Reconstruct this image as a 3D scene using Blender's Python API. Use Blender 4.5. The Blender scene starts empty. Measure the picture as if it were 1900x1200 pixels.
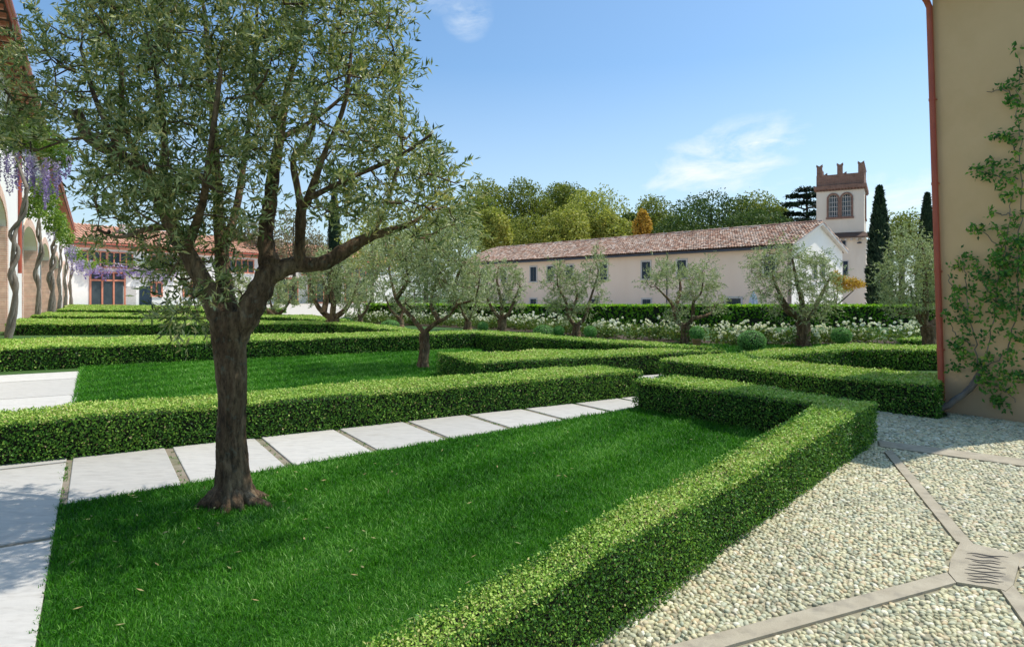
import bpy, math, random
import numpy as np
from mathutils import Vector, noise as mnoise
random.seed(7)
rng = np.random.default_rng(11)
R = math.radians
sc = bpy.context.scene
COL = sc.collection

# ------------------------------------------------------------------ camera, sky, sun
EYE = 1.7
FPX = 1200.0            # focal length in photograph pixels (1900 wide)
cam = bpy.data.cameras.new('camera')
cam.sensor_width = 36.0
cam.lens = FPX / 1900 * 36
cam.shift_y = -50 / 1900
cam.clip_start = 0.05
cam.clip_end = 3000
cam_o = bpy.data.objects.new('camera', cam)
cam_o.location = (0, 0, EYE)
cam_o.rotation_euler = (R(90), 0, 0)
COL.objects.link(cam_o)
sc.camera = cam_o

SUN_EL = 60
SUN = Vector((0.94, 0.34, 0)).normalized() * math.cos(R(SUN_EL)) + Vector((0, 0, math.sin(R(SUN_EL))))
world = bpy.data.worlds.new('World')
sc.world = world
world.use_nodes = True
wn, wl = world.node_tree.nodes, world.node_tree.links
sky = wn.new('ShaderNodeTexSky')
sky.sky_type = 'NISHITA'
sky.sun_disc = False
sky.sun_elevation = R(SUN_EL)
sky.sun_rotation = math.atan2(SUN.x, SUN.y)
sky.altitude = 100
sky.air_density = 1.0
sky.dust_density = 1.5
sky.ozone_density = 1.6
bg = wn['Background']
bg.inputs[1].default_value = 0.15


def build_clouds():
    tc = wn.new('ShaderNodeTexCoord')

    def vmath(op, a, b=None):
        n = wn.new('ShaderNodeVectorMath'); n.operation = op
        if isinstance(a, tuple): n.inputs[0].default_value = a
        else: wl.new(a, n.inputs[0])
        if b is not None:
            if isinstance(b, tuple): n.inputs[1].default_value = b
            else: wl.new(b, n.inputs[1])
        return n

    def m(op, a, b=0.0, clamp=False):
        n = wn.new('ShaderNodeMath'); n.operation = op; n.use_clamp = clamp
        for i, v in enumerate((a, b)):
            if isinstance(v, (int, float)): n.inputs[i].default_value = v
            else: wl.new(v, n.inputs[i])
        return n.outputs[0]
    total = None
    # direction, half widths (across, up), tilt, noise scale, strength
    for (px, py, hw, hh, tilt, ns, amt) in ((1335, 300, 120, 50, 0.25, 6, 1.0), (1400, 268, 55, 12, 0.05, 12, 1.0), (1420, 350, 90, 50, -0.3, 6, 0.5),
                                            (1700, 385, 170, 50, 0.0, 4, 1.0), (868, 28, 30, 30, 0.8, 12, 0.5), (800, 8, 70, 14, 0.1, 9, 0.35),
                                            (2300, 300, 300, 60, 0.1, 4, 0.7), (-500, 250, 300, 60, 0.1, 4, 0.6), (600, -500, 300, 90, 0.2, 4, 0.4)):
        d = Vector(((px - 950) / FPX, 1, (550 - py) / FPX)).normalized()
        right = Vector((d.y, -d.x, 0)).normalized()
        up = right.cross(d)
        r2 = right * math.cos(tilt) + up * math.sin(tilt)
        u2 = up * math.cos(tilt) - right * math.sin(tilt)
        a = vmath('DOT_PRODUCT', tc.outputs['Generated'], tuple(r2 * (FPX / hw))).outputs['Value']
        b = vmath('DOT_PRODUCT', tc.outputs['Generated'], tuple(u2 * (FPX / hh))).outputs['Value']
        c0 = vmath('DOT_PRODUCT', tc.outputs['Generated'], tuple(d)).outputs['Value']
        rr = m('ADD', m('MULTIPLY', a, a), m('MULTIPLY', b, b))
        g = m('SUBTRACT', 1.0, m('MULTIPLY', rr, 0.42), True)
        g = m('MULTIPLY', g, m('GREATER_THAN', c0, 0.0))
        nz = wn.new('ShaderNodeTexNoise')
        nz.inputs['Scale'].default_value = ns * 1.7
        nz.inputs['Detail'].default_value = 7
        nz.inputs['Roughness'].default_value = 0.62
        nz.inputs['Distortion'].default_value = 0.3
        mp = wn.new('ShaderNodeMapping'); mp.inputs['Scale'].default_value = (1, 1, 2.2)
        wl.new(tc.outputs['Generated'], mp.inputs[0]); wl.new(mp.outputs[0], nz.inputs['Vector'])
        k = m('MULTIPLY', m('SUBTRACT', nz.outputs['Fac'], 0.36), 3.2, True)
        v = m('MULTIPLY', m('MULTIPLY', g, k), amt)
        total = v if total is None else m('MAXIMUM', total, v)
    # a pale veil low over the horizon, all the way round
    sep = wn.new('ShaderNodeSeparateXYZ'); wl.new(tc.outputs['Generated'], sep.inputs[0])
    veil = m('MULTIPLY', m('SUBTRACT', 1.0, m('MULTIPLY', sep.outputs['Z'], 3.0), True), 0.45)
    total = m('MAXIMUM', total, veil)
    mix = wn.new('ShaderNodeMix'); mix.data_type = 'RGBA'
    wl.new(total, mix.inputs['Factor'])
    gain = vmath('MULTIPLY', sky.outputs[0], SKY_GAIN)
    wl.new(gain.outputs[0], mix.inputs['A'])
    mix.inputs['B'].default_value = CLOUD
    wl.new(mix.outputs['Result'], bg.inputs[0])


SKY_GAIN = (0.76, 0.97, 1.06)
CLOUD = (5.6, 6.0, 6.2, 1)
build_clouds()

sun = bpy.data.lights.new('sun', 'SUN')
sun.energy = 3.8
sun.angle = R(0.53)
sun.color = (1.0, 0.95, 0.87)
sun_o = bpy.data.objects.new('sun', sun)
sun_o.rotation_euler = SUN.to_track_quat('Z', 'Y').to_euler()
sun_o.location = (20, 5, 40)
COL.objects.link(sun_o)
vs = sc.view_settings
vs.view_transform = 'Standard'
vs.look = 'None'
vs.gamma = 1
vs.use_curve_mapping = False
vs.exposure = 0.24
sc.cycles.max_bounces = 6
sc.cycles.diffuse_bounces = 3
sc.cycles.transmission_bounces = 4
sc.cycles.transparent_max_bounces = 4


# ------------------------------------------------------------------ helpers
def gp(px, py, z=0.0):
    """point at height z that the camera sees at photograph pixel px, py"""
    d = FPX * (EYE - z) / (py - 550)
    return ((px - 950) / FPX * d, d, z)


def wp(px, py, d):
    return ((px - 950) / FPX * d, d, EYE + (550 - py) / FPX * d)


def tag(o, label=None, cat=None, group=None, kind=None):
    if label: o['label'] = label
    if cat: o['category'] = cat
    if group: o['group'] = group
    if kind: o['kind'] = kind
    return o


def thing(name, loc, label, cat, group=None):
    o = bpy.data.objects.new(name, None)
    o.location = loc
    o.empty_display_size = 0.2
    COL.objects.link(o)
    return tag(o, label, cat, group)


def world_loc(o):
    v = Vector((0, 0, 0))
    while o is not None:
        v += o.location
        o = o.parent
    return np.array(v)


class MB:
    """collects faces; build() links them as one mesh object"""
    def __init__(s):
        s.V = []; s.n = 0; s.F = []; s.T = []; s.M = []; s.S = []

    def add(s, v, f, t=None, m=0, smooth=False):
        v = np.asarray(v, dtype=np.float64).reshape(-1, 3)
        f = np.asarray(f, dtype=np.int64)
        if f.ndim == 1: f = f[None]
        s.V.append(v)
        s.F.append(f + s.n)
        s.M.append(np.full(len(f), m)); s.S.append(np.full(len(f), smooth))
        if t is None: t = np.full(len(v), random.random())
        s.T.append(np.broadcast_to(np.asarray(t, float), (len(v),)))
        s.n += len(v)

    def box(s, lo, hi, t=None, m=0):
        x0, y0, z0 = lo; x1, y1, z1 = hi
        v = [(x0, y0, z0), (x1, y0, z0), (x1, y1, z0), (x0, y1, z0), (x0, y0, z1), (x1, y0, z1), (x1, y1, z1), (x0, y1, z1)]
        s.hexa(v, t, m)

    def hexa(s, v, t=None, m=0):
        s.add(v, [(3, 2, 1, 0), (4, 5, 6, 7), (0, 1, 5, 4), (1, 2, 6, 5), (2, 3, 7, 6), (3, 0, 4, 7)], t, m)

    def prism(s, pts, off, t=None, m=0):
        """pts: loop of 3D points, extruded by the vector off"""
        p = np.asarray(pts, float); q = p + np.asarray(off, float); n = len(p)
        s.add(np.vstack([p, q]), [(i, (i + 1) % n, n + (i + 1) % n, n + i) for i in range(n)], t, m)
        s.add(p, [tuple(range(n))][0], t, m)
        s.add(q, tuple(reversed(range(n))), t, m)

    def tube(s, pts, rad, seg=8, t=None, m=0, rough=0.0, cap=True):
        P = np.asarray(pts, float); n = len(P)
        rad = np.broadcast_to(np.asarray(rad, float), (n,))
        d = np.gradient(P, axis=0)
        d /= np.linalg.norm(d, axis=1)[:, None] + 1e-9
        ref = np.array([0.31, 0.95, 0.05]) if abs(d[0][2]) > 0.5 else np.array([0, 0, 1.0])
        a = np.cross(d, ref); a /= np.linalg.norm(a, axis=1)[:, None] + 1e-9
        b = np.cross(d, a)
        an = np.linspace(0, 2 * math.pi, seg, endpoint=False)
        rr = rad[:, None] * (1 + (rng.random((n, seg)) - 0.5) * 2 * rough)
        V = P[:, None] + rr[..., None] * (np.cos(an)[None, :, None] * a[:, None] + np.sin(an)[None, :, None] * b[:, None])
        i = np.arange(n - 1)[:, None]; j = np.arange(seg)[None]
        k = (j + 1) % seg
        F = np.stack([i * seg + j, i * seg + k, (i + 1) * seg + k, (i + 1) * seg + j], -1).reshape(-1, 4)
        s.add(V.reshape(-1, 3), F, t, m, True)
        if cap:
            s.add(V[-1], tuple(range(seg)), t, m)
            s.add(V[0], tuple(reversed(range(seg))), t, m)

    def build(s, name, mats, parent=None, origin=None):
        if not isinstance(mats, (list, tuple)): mats = [mats]
        V = np.vstack(s.V)
        org = np.array([0, 0, 0.0])
        if parent is not None: org = world_loc(parent)
        if origin is not None: org = np.asarray(origin, float)
        V = V - org
        me = bpy.data.meshes.new(name)
        sizes = np.concatenate([np.full(len(f), f.shape[1]) for f in s.F])
        loops = np.concatenate([f.reshape(-1) for f in s.F])
        me.vertices.add(len(V)); me.vertices.foreach_set('co', V.astype(np.float32).reshape(-1))
        me.loops.add(len(loops)); me.loops.foreach_set('vertex_index', loops.astype(np.int32))
        me.polygons.add(len(sizes))
        st = np.concatenate([[0], np.cumsum(sizes)[:-1]])
        me.polygons.foreach_set('loop_start', st.astype(np.int32))
        me.polygons.foreach_set('loop_total', sizes.astype(np.int32))
        me.polygons.foreach_set('material_index', np.concatenate(s.M).astype(np.int32))
        me.polygons.foreach_set('use_smooth', np.concatenate(s.S))
        at = me.attributes.new('t', 'FLOAT', 'POINT')
        at.data.foreach_set('value', np.concatenate(s.T).astype(np.float32))
        me.update(calc_edges=True)
        me.validate()
        for m_ in mats: me.materials.append(m_)
        o = bpy.data.objects.new(name, me)
        if parent is not None: o.parent = parent
        else: o.location = org
        COL.objects.link(o)
        return o


def unit(a):
    return a / (np.linalg.norm(a, axis=-1, keepdims=True) + 1e-9)


def leaf_cards(mb, P, D, N, L, W, t, m=0, fold=0.0):
    """one diamond leaf per row: base P, direction D, facing N"""
    D = unit(D); S = unit(np.cross(D, N)); N2 = np.cross(S, D)
    L = np.broadcast_to(np.asarray(L, float), (len(P),))[:, None]
    W = np.broadcast_to(np.asarray(W, float), (len(P),))[:, None]
    a = P; b = P + D * L * 0.45 + S * W * 0.5; c = P + D * L - N2 * L * fold; e = P + D * L * 0.45 - S * W * 0.5
    V = np.stack([a, b, c, e], 1).reshape(-1, 3)
    F = np.arange(len(P) * 4).reshape(-1, 4)
    mb.add(V, F, np.repeat(np.broadcast_to(t, (len(P),)), 4), m)


def in_poly(P, poly):
    x, y = P[:, 0], P[:, 1]
    ins = np.zeros(len(P), bool)
    n = len(poly)
    for i in range(n):
        x0, y0 = poly[i][0], poly[i][1]; x1, y1 = poly[(i + 1) % n][0], poly[(i + 1) % n][1]
        c = ((y0 > y) != (y1 > y)) & (x < (x1 - x0) * (y - y0) / (y1 - y0 + 1e-12) + x0)
        ins ^= c
    return ins


def sample_poly(poly, n):
    p = np.array([q[:2] for q in poly]); lo, hi = p.min(0), p.max(0)
    out = []
    c = 0
    while c < n:
        q = lo + rng.random((n * 2 + 50, 2)) * (hi - lo)
        q = q[in_poly(q, poly)]
        out.append(q); c += len(q)
    return np.vstack(out)[:n]


def area(poly):
    p = np.array([q[:2] for q in poly]); q = np.roll(p, -1, 0)
    return 0.5 * np.sum(p[:, 0] * q[:, 1] - q[:, 0] * p[:, 1])


def inset(poly, k):
    p = [np.array(q[:2], float) for q in poly]
    if area(poly) < 0: k = -k
    out = []
    n = len(p)
    for i in range(n):
        a = p[i] - p[i - 1]; b = p[(i + 1) % n] - p[i]
        a /= np.linalg.norm(a); b /= np.linalg.norm(b)
        na = np.array([-a[1], a[0]]); nb = np.array([-b[1], b[0]])
        m_ = na + nb; m_ /= max(0.35, np.dot(m_, m_) / 2)
        out.append(p[i] + m_ * k)
    return out


# ------------------------------------------------------------------ materials
def base_mat(name, rough=0.8):
    m = bpy.data.materials.new(name); m.use_nodes = True
    nt = m.node_tree; b = nt.nodes['Principled BSDF']
    b.inputs['Roughness'].default_value = rough
    b.inputs['Specular IOR Level'].default_value = 0.3
    return m, nt, b


def ramp(nt, fac, cols):
    r = nt.nodes.new('ShaderNodeValToRGB')
    n = len(cols)
    while len(r.color_ramp.elements) < n: r.color_ramp.elements.new(0.5)
    for i, c in enumerate(cols):
        pos, c = c if len(c) == 2 else (i / (n - 1), c)
        r.color_ramp.elements[i].position = pos
        r.color_ramp.elements[i].color = (*c, 1)
    nt.links.new(fac, r.inputs[0])
    return r.outputs[0]


def noise(nt, scale, detail=6, rough=0.6, mapscale=None, coord='Object'):
    tc = nt.nodes.new('ShaderNodeTexCoord')
    n = nt.nodes.new('ShaderNodeTexNoise')
    n.inputs['Scale'].default_value = scale; n.inputs['Detail'].default_value = detail; n.inputs['Roughness'].default_value = rough
    src = tc.outputs[coord]
    if mapscale:
        mp = nt.nodes.new('ShaderNodeMapping'); mp.inputs['Scale'].default_value = mapscale
        nt.links.new(src, mp.inputs[0]); src = mp.outputs[0]
    nt.links.new(src, n.inputs['Vector'])
    return n.outputs['Fac']


def mixc(nt, fac, a, b, mode='MIX'):
    n = nt.nodes.new('ShaderNodeMix'); n.data_type = 'RGBA'; n.blend_type = mode
    for sock, v in ((n.inputs['Factor'], fac), (n.inputs['A'], a), (n.inputs['B'], b)):
        if isinstance(v, (int, float)): sock.default_value = v
        elif isinstance(v, tuple): sock.default_value = (*v, 1)
        else: nt.links.new(v, sock)
    return n.outputs['Result']


def add_bump(nt, b, height, strength=0.3, dist=0.02):
    bp = nt.nodes.new('ShaderNodeBump'); bp.inputs['Strength'].default_value = strength; bp.inputs['Distance'].default_value = dist
    nt.links.new(height, bp.inputs['Height']); nt.links.new(bp.outputs[0], b.inputs['Normal'])


def surf(name, cols, scale=3.0, rough=0.85, bump=0.0, bscale=30.0, stain=None, mapscale=None, attr=0.0, dist=0.01):
    """weathered surface: cols mixed by noise; stain = (colour, scale, amount); attr = how far the attribute t shifts the brightness"""
    m, nt, b = base_mat(name, rough)
    c = ramp(nt, noise(nt, scale, mapscale=mapscale), [(0.3 + 0.4 * i / max(1, len(cols) - 1), k) for i, k in enumerate(cols)])
    if stain:
        f = ramp(nt, noise(nt, stain[1], 5, 0.65, mapscale), [(0.5, (0, 0, 0)), (0.72, (stain[2],) * 3)])
        c = mixc(nt, f, c, stain[0])
    if attr:
        a = nt.nodes.new('ShaderNodeAttribute'); a.attribute_name = 't'
        f = ramp(nt, a.outputs['Fac'], [(1 - attr,) * 3, (1 + attr * 0.6,) * 3])
        c = mixc(nt, 1.0, c, f, 'MULTIPLY')
    nt.links.new(c, b.inputs['Base Color'])
    if bump: add_bump(nt, b, noise(nt, bscale, 8, 0.7), bump, dist)
    return m


def leafy(name, cols, rough=0.5, trans=0.35, spec=0.35):
    """leaf: colour from the attribute t, partly translucent"""
    m, nt, b = base_mat(name, rough)
    b.inputs['Specular IOR Level'].default_value = spec
    a = nt.nodes.new('ShaderNodeAttribute'); a.attribute_name = 't'
    c = ramp(nt, a.outputs['Fac'], cols)
    nt.links.new(c, b.inputs['Base Color'])
    tr = nt.nodes.new('ShaderNodeBsdfTranslucent'); nt.links.new(mixc(nt, 0.5, c, mixc(nt, 1.0, c, (1.5, 1.7, 0.6), 'MULTIPLY')), tr.inputs[0])
    mx = nt.nodes.new('ShaderNodeMixShader'); mx.inputs[0].default_value = trans
    nt.links.new(b.outputs[0], mx.inputs[1]); nt.links.new(tr.outputs[0], mx.inputs[2])
    nt.links.new(mx.outputs[0], nt.nodes['Material Output'].inputs[0])
    return m


def pieces(name, cols, rough=0.8, nscale=20, bump=0.15, bscale=60, dirt=None):
    """pieces coloured one by one through the attribute t"""
    m, nt, b = base_mat(name, rough)
    a = nt.nodes.new('ShaderNodeAttribute'); a.attribute_name = 't'
    c = ramp(nt, a.outputs['Fac'], cols)
    n = ramp(nt, noise(nt, nscale), [(0.3, (0.78,) * 3), (0.7, (1.15,) * 3)])
    c = mixc(nt, 1.0, c, n, 'MULTIPLY')
    if dirt:
        f = ramp(nt, noise(nt, dirt[1], 5, 0.7), [(0.48, (0, 0, 0)), (0.68, (dirt[2],) * 3)])
        c = mixc(nt, f, c, dirt[0])
    nt.links.new(c, b.inputs['Base Color'])
    if bump: add_bump(nt, b, noise(nt, bscale), bump, 0.01)
    return m


def brick_mat(name, c1, c2, mortar, scale=1.0, axes='Generated', rot=0.0):
    m, nt, b = base_mat(name, 0.9)
    tc = nt.nodes.new('ShaderNodeTexCoord')
    # brick courses: height from world z, length from the position along the wall
    sep = nt.nodes.new('ShaderNodeSeparateXYZ'); nt.links.new(tc.outputs['Object'], sep.inputs[0])
    cx = nt.nodes.new('ShaderNodeVectorMath'); cx.operation = 'DOT_PRODUCT'
    nt.links.new(tc.outputs['Object'], cx.inputs[0]); cx.inputs[1].default_value = (math.cos(rot), math.sin(rot), 0)
    cb = nt.nodes.new('ShaderNodeCombineXYZ'); nt.links.new(cx.outputs['Value'], cb.inputs[0]); nt.links.new(sep.outputs['Z'], cb.inputs[1])
    br = nt.nodes.new('ShaderNodeTexBrick')
    nt.links.new(cb.outputs[0], br.inputs['Vector'])
    br.inputs['Color1'].default_value = (*c1, 1); br.inputs['Color2'].default_value = (*c2, 1); br.inputs['Mortar'].default_value = (*mortar, 1)
    br.inputs['Scale'].default_value = scale
    br.inputs['Mortar Size'].default_value = 0.02; br.inputs['Brick Width'].default_value = 0.5; br.inputs['Row Height'].default_value = 0.17
    n = ramp(nt, noise(nt, 2.5), [(0.3, (0.75,) * 3), (0.7, (1.15,) * 3)])
    nt.links.new(mixc(nt, 1.0, br.outputs[0], n, 'MULTIPLY'), b.inputs['Base Color'])
    return m


M = {}
M['ground'] = surf('ground', [(0.03, 0.075, 0.012), (0.05, 0.11, 0.02)], 4, 0.95, 0.5, 40)
M['lawn_soil'] = surf('lawn_soil', [(0.012, 0.06, 0.003), (0.025, 0.11, 0.005)], 9, 0.95, 0.6, 60)
M['grass'] = leafy('grass', [(0.014, 0.08, 0.003), (0.038, 0.18, 0.005), (0.08, 0.27, 0.010), (0.20, 0.42, 0.07), (0.42, 0.62, 0.22)], 0.55, 0.3, 0.25)
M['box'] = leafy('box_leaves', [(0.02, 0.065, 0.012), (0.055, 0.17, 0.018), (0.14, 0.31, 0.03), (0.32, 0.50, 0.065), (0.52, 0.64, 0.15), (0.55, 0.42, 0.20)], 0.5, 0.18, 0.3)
M['box_core'] = surf('box_twigs', [(0.010, 0.014, 0.006), (0.022, 0.024, 0.010)], 30, 0.95, 0.8, 60)
M['yew'] = leafy('laurel_leaves', [(0.05, 0.14, 0.006), (0.14, 0.32, 0.012), (0.28, 0.48, 0.022), (0.42, 0.58, 0.04)], 0.45, 0.3)
M['topiary'] = leafy('topiary_leaves', [(0.06, 0.18, 0.03), (0.16, 0.37, 0.08), (0.30, 0.52, 0.15)], 0.5, 0.2)
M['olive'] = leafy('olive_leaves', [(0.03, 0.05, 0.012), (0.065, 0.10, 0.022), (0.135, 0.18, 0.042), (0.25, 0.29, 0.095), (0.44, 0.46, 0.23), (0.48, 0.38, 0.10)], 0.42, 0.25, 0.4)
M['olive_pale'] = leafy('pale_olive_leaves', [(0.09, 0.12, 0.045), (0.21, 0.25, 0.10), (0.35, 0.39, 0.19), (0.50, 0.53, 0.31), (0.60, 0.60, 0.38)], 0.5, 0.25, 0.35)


def bark_mat():
    m, nt, b = base_mat('olive_bark', 0.95)
    n1 = noise(nt, 7, 8, 0.65, (1, 1, 0.28))
    n2 = noise(nt, 34, 8, 0.75, (1, 1, 0.3))
    c = ramp(nt, n1, [(0.3, (0.06, 0.034, 0.018)), (0.45, (0.15, 0.088, 0.046)), (0.58, (0.27, 0.175, 0.095)), (0.75, (0.42, 0.31, 0.19))])
    c = mixc(nt, ramp(nt, noise(nt, 16, 5, 0.7), [(0.56, (0, 0, 0)), (0.66, (0.6,) * 3)]), c, (0.2, 0.2, 0.14))
    nt.links.new(mixc(nt, 1.0, c, ramp(nt, n2, [(0.34, (0.28,) * 3), (0.6, (1.25,) * 3)]), 'MULTIPLY'), b.inputs['Base Color'])
    ad = nt.nodes.new('ShaderNodeMath'); ad.operation = 'ADD'
    nt.links.new(n1, ad.inputs[0]); nt.links.new(n2, ad.inputs[1])
    add_bump(nt, b, ad.outputs[0], 1.0, 0.035)
    return m


M['bark'] = bark_mat()
M['stone_slab'] = surf('stone_slab', [(0.47, 0.44, 0.39), (0.55, 0.52, 0.47), (0.50, 0.475, 0.43), (0.57, 0.54, 0.49)], 2.2, 0.6, 0.15, 30, ((0.36, 0.33, 0.29), 5.5, 0.55), (1, 3.2, 1), attr=0.13)
M['joint'] = surf('earth_joint', [(0.20, 0.16, 0.11), (0.30, 0.26, 0.20)], 8, 0.95, 0.4, 60, ((0.06, 0.12, 0.02), 3, 0.6))
M['pebble'] = pieces('pebble_stone', [(0.27, 0.255, 0.165), (0.41, 0.39, 0.235), (0.56, 0.515, 0.305), (0.64, 0.58, 0.345), (0.43, 0.45, 0.31), (0.64, 0.61, 0.41), (0.60, 0.46, 0.26), (0.80, 0.77, 0.60)], 0.6, 30, 0.1, 80, ((0.28, 0.27, 0.20), 0.9, 0.35))
M['mortar_bed'] = surf('mortar_bed', [(0.27, 0.245, 0.165), (0.36, 0.325, 0.22)], 5, 0.95, 0.5, 80)
M['band'] = surf('stone_band', [(0.34, 0.29, 0.205), (0.44, 0.385, 0.28)], 6, 0.85, 0.35, 90, ((0.17, 0.15, 0.12), 7, 0.6))
M['yard'] = surf('pale_gravel', [(0.50, 0.45, 0.38), (0.60, 0.55, 0.47)], 3, 0.95, 0.3, 60)
M['groove'] = surf('groove_dark', [(0.05, 0.045, 0.04), (0.09, 0.08, 0.07)], 9, 0.95)
M['soil'] = surf('soil', [(0.05, 0.035, 0.02), (0.10, 0.07, 0.045)], 9, 0.95, 0.6, 40)
M['plaster_beige'] = surf('beige_plaster', [(0.72, 0.47, 0.25), (0.78, 0.52, 0.285)], 0.9, 0.92, 0.18, 45, ((0.64, 0.41, 0.20), 0.8, 0.5))
def foot_stain(m):
    nt = m.node_tree; b = nt.nodes['Principled BSDF']
    src = b.inputs['Base Color'].links[0].from_socket
    tc = nt.nodes.new('ShaderNodeTexCoord'); sp = nt.nodes.new('ShaderNodeSeparateXYZ'); nt.links.new(tc.outputs['Object'], sp.inputs[0])
    n = noise(nt, 5, 6, 0.7)
    ma = nt.nodes.new('ShaderNodeMath'); ma.operation = 'MULTIPLY_ADD'; nt.links.new(n, ma.inputs[0]); ma.inputs[1].default_value = -0.9; nt.links.new(sp.outputs['Z'], ma.inputs[2])
    f = ramp(nt, ma.outputs[0], [(0.0, (0.55,) * 3), (0.25, (0.0,) * 3)])
    nt.links.new(mixc(nt, f, src, (0.36, 0.27, 0.18)), b.inputs['Base Color'])


foot_stain(M['plaster_beige'])
M['plaster_white'] = surf('white_plaster', [(0.86, 0.81, 0.76), (0.90, 0.86, 0.81)], 1.2, 0.9, 0.05, 20)
M['plaster_pink'] = surf('pink_plaster', [(0.86, 0.66, 0.50), (0.90, 0.71, 0.56)], 0.5, 0.92, 0.05, 20, ((0.80, 0.60, 0.46), 0.35, 0.5), (1, 1, 0.35))
M['plaster_gable'] = surf('gable_plaster', [(0.88, 0.82, 0.74), (0.92, 0.87, 0.80)], 0.6, 0.92)
M['plaster_tower'] = surf('tower_plaster', [(0.74, 0.64, 0.52), (0.82, 0.73, 0.61)], 0.6, 0.92, 0.05, 20, ((0.62, 0.54, 0.44), 0.5, 0.5), (1, 1, 0.35))
M['stone_trim'] = surf('stone_trim', [(0.52, 0.48, 0.44), (0.62, 0.58, 0.54)], 3, 0.85)
M['shutter'] = surf('shutter_paint', [(0.012, 0.028, 0.045), (0.022, 0.042, 0.062)], 4, 0.5)
M['glass'] = surf('window_glass', [(0.03, 0.045, 0.055), (0.07, 0.09, 0.10)], 0.5, 0.08)
M['red_frame'] = surf('red_frame_paint', [(0.62, 0.22, 0.13), (0.70, 0.28, 0.18)], 3, 0.55)
M['red_pipe'] = surf('red_pipe_paint', [(0.42, 0.085, 0.05), (0.50, 0.12, 0.07)], 2.5, 0.4, 0.0, 30, ((0.30, 0.10, 0.07), 6, 0.5))
M['metal_dark'] = surf('dark_gutter', [(0.05, 0.055, 0.065), (0.08, 0.085, 0.095)], 3, 0.5)
M['tile_old'] = pieces('old_roof_tile', [(0.26, 0.14, 0.10), (0.44, 0.25, 0.17), (0.56, 0.35, 0.25), (0.62, 0.43, 0.32), (0.70, 0.54, 0.43), (0.38, 0.26, 0.20), (0.72, 0.60, 0.51)], 0.9, 2.0, 0, 60, ((0.20, 0.15, 0.11), 0.6, 0.45))
M['tile_new'] = pieces('new_roof_tile', [(0.62, 0.31, 0.19), (0.70, 0.38, 0.25), (0.76, 0.45, 0.31), (0.60, 0.29, 0.18)], 0.85, 1.0, 0)
M['tile_under'] = surf('roof_boards', [(0.10, 0.06, 0.045), (0.16, 0.10, 0.07)], 3, 0.9)
M['brick_red'] = brick_mat('red_brick', (0.70, 0.40, 0.29), (0.78, 0.50, 0.37), (0.78, 0.66, 0.56), 1.6, rot=R(122.9))
M['brick_pale'] = brick_mat('pale_brick', (0.86, 0.72, 0.54), (0.90, 0.78, 0.60), (0.86, 0.78, 0.68), 1.6, rot=R(122.9))
M['brick_dark'] = brick_mat('dark_brick', (0.22, 0.115, 0.08), (0.31, 0.16, 0.115), (0.27, 0.20, 0.16), 3.0, rot=0.6)
M['terracotta'] = surf('terracotta', [(0.50, 0.23, 0.15), (0.58, 0.29, 0.19)], 8, 0.85)
M['rose_leaf'] = leafy('rose_leaves', [(0.03, 0.07, 0.012), (0.08, 0.15, 0.02), (0.16, 0.22, 0.04), (0.14, 0.11, 0.03)], 0.5, 0.3)
M['petal'] = leafy('white_petals', [(0.74, 0.71, 0.62), (0.86, 0.85, 0.80)], 0.6, 0.3, 0.2)
M['wist_leaf'] = leafy('wisteria_leaves', [(0.06, 0.14, 0.02), (0.13, 0.24, 0.03), (0.24, 0.34, 0.06), (0.34, 0.40, 0.10)], 0.5, 0.4)
M['wist_flower'] = leafy('wisteria_petals', [(0.22, 0.15, 0.42), (0.36, 0.27, 0.58), (0.52, 0.42, 0.70), (0.66, 0.56, 0.78)], 0.6, 0.35, 0.2)
M['vine_bark'] = surf('vine_bark', [(0.14, 0.115, 0.09), (0.30, 0.26, 0.21)], 9, 0.9, 0.7, 30, mapscale=(1, 1, 0.3), dist=0.03)
M['ivy'] = leafy('climber_leaves', [(0.03, 0.09, 0.02), (0.05, 0.18, 0.03), (0.11, 0.28, 0.04), (0.22, 0.40, 0.05), (0.42, 0.44, 0.07)], 0.4, 0.3)
M['far_green'] = leafy('park_tree_leaves', [(0.07, 0.10, 0.02), (0.16, 0.20, 0.035), (0.28, 0.31, 0.06), (0.40, 0.39, 0.10)], 0.6, 0.25, 0.2)
M['far_yellow'] = leafy('yellowing_leaves', [(0.16, 0.19, 0.03), (0.28, 0.31, 0.055), (0.42, 0.43, 0.10), (0.54, 0.48, 0.16)], 0.6, 0.3, 0.2)
M['far_dark'] = leafy('dark_oak_leaves', [(0.03, 0.06, 0.018), (0.06, 0.11, 0.025), (0.12, 0.17, 0.035)], 0.6, 0.2, 0.2)
M['far_orange'] = leafy('orange_leaves', [(0.35, 0.20, 0.03), (0.50, 0.30, 0.05), (0.60, 0.40, 0.08)], 0.6, 0.3, 0.2)
M['far_bare'] = leafy('thin_brown_leaves', [(0.16, 0.13, 0.09), (0.24, 0.21, 0.12), (0.28, 0.28, 0.14)], 0.7, 0.2, 0.2)
M['conifer'] = leafy('conifer_needles', [(0.010, 0.025, 0.014), (0.018, 0.045, 0.022), (0.035, 0.07, 0.035)], 0.6, 0.1, 0.2)
M['canvas'] = surf('parasol_canvas', [(0.55, 0.58, 0.66), (0.65, 0.68, 0.75)], 3, 0.9)
M['far_trunk'] = surf('far_bark', [(0.05, 0.04, 0.03), (0.09, 0.075, 0.055)], 4, 0.95)

# ------------------------------------------------------------------ site axes (u runs along the arcade, nv across it)
U2 = np.array([-0.5427, 0.84]); NV2 = np.array([-0.84, -0.5427])


def UP(s, n, z=0.0):
    p = U2 * s + NV2 * n
    return (p[0], p[1], z)


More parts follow.
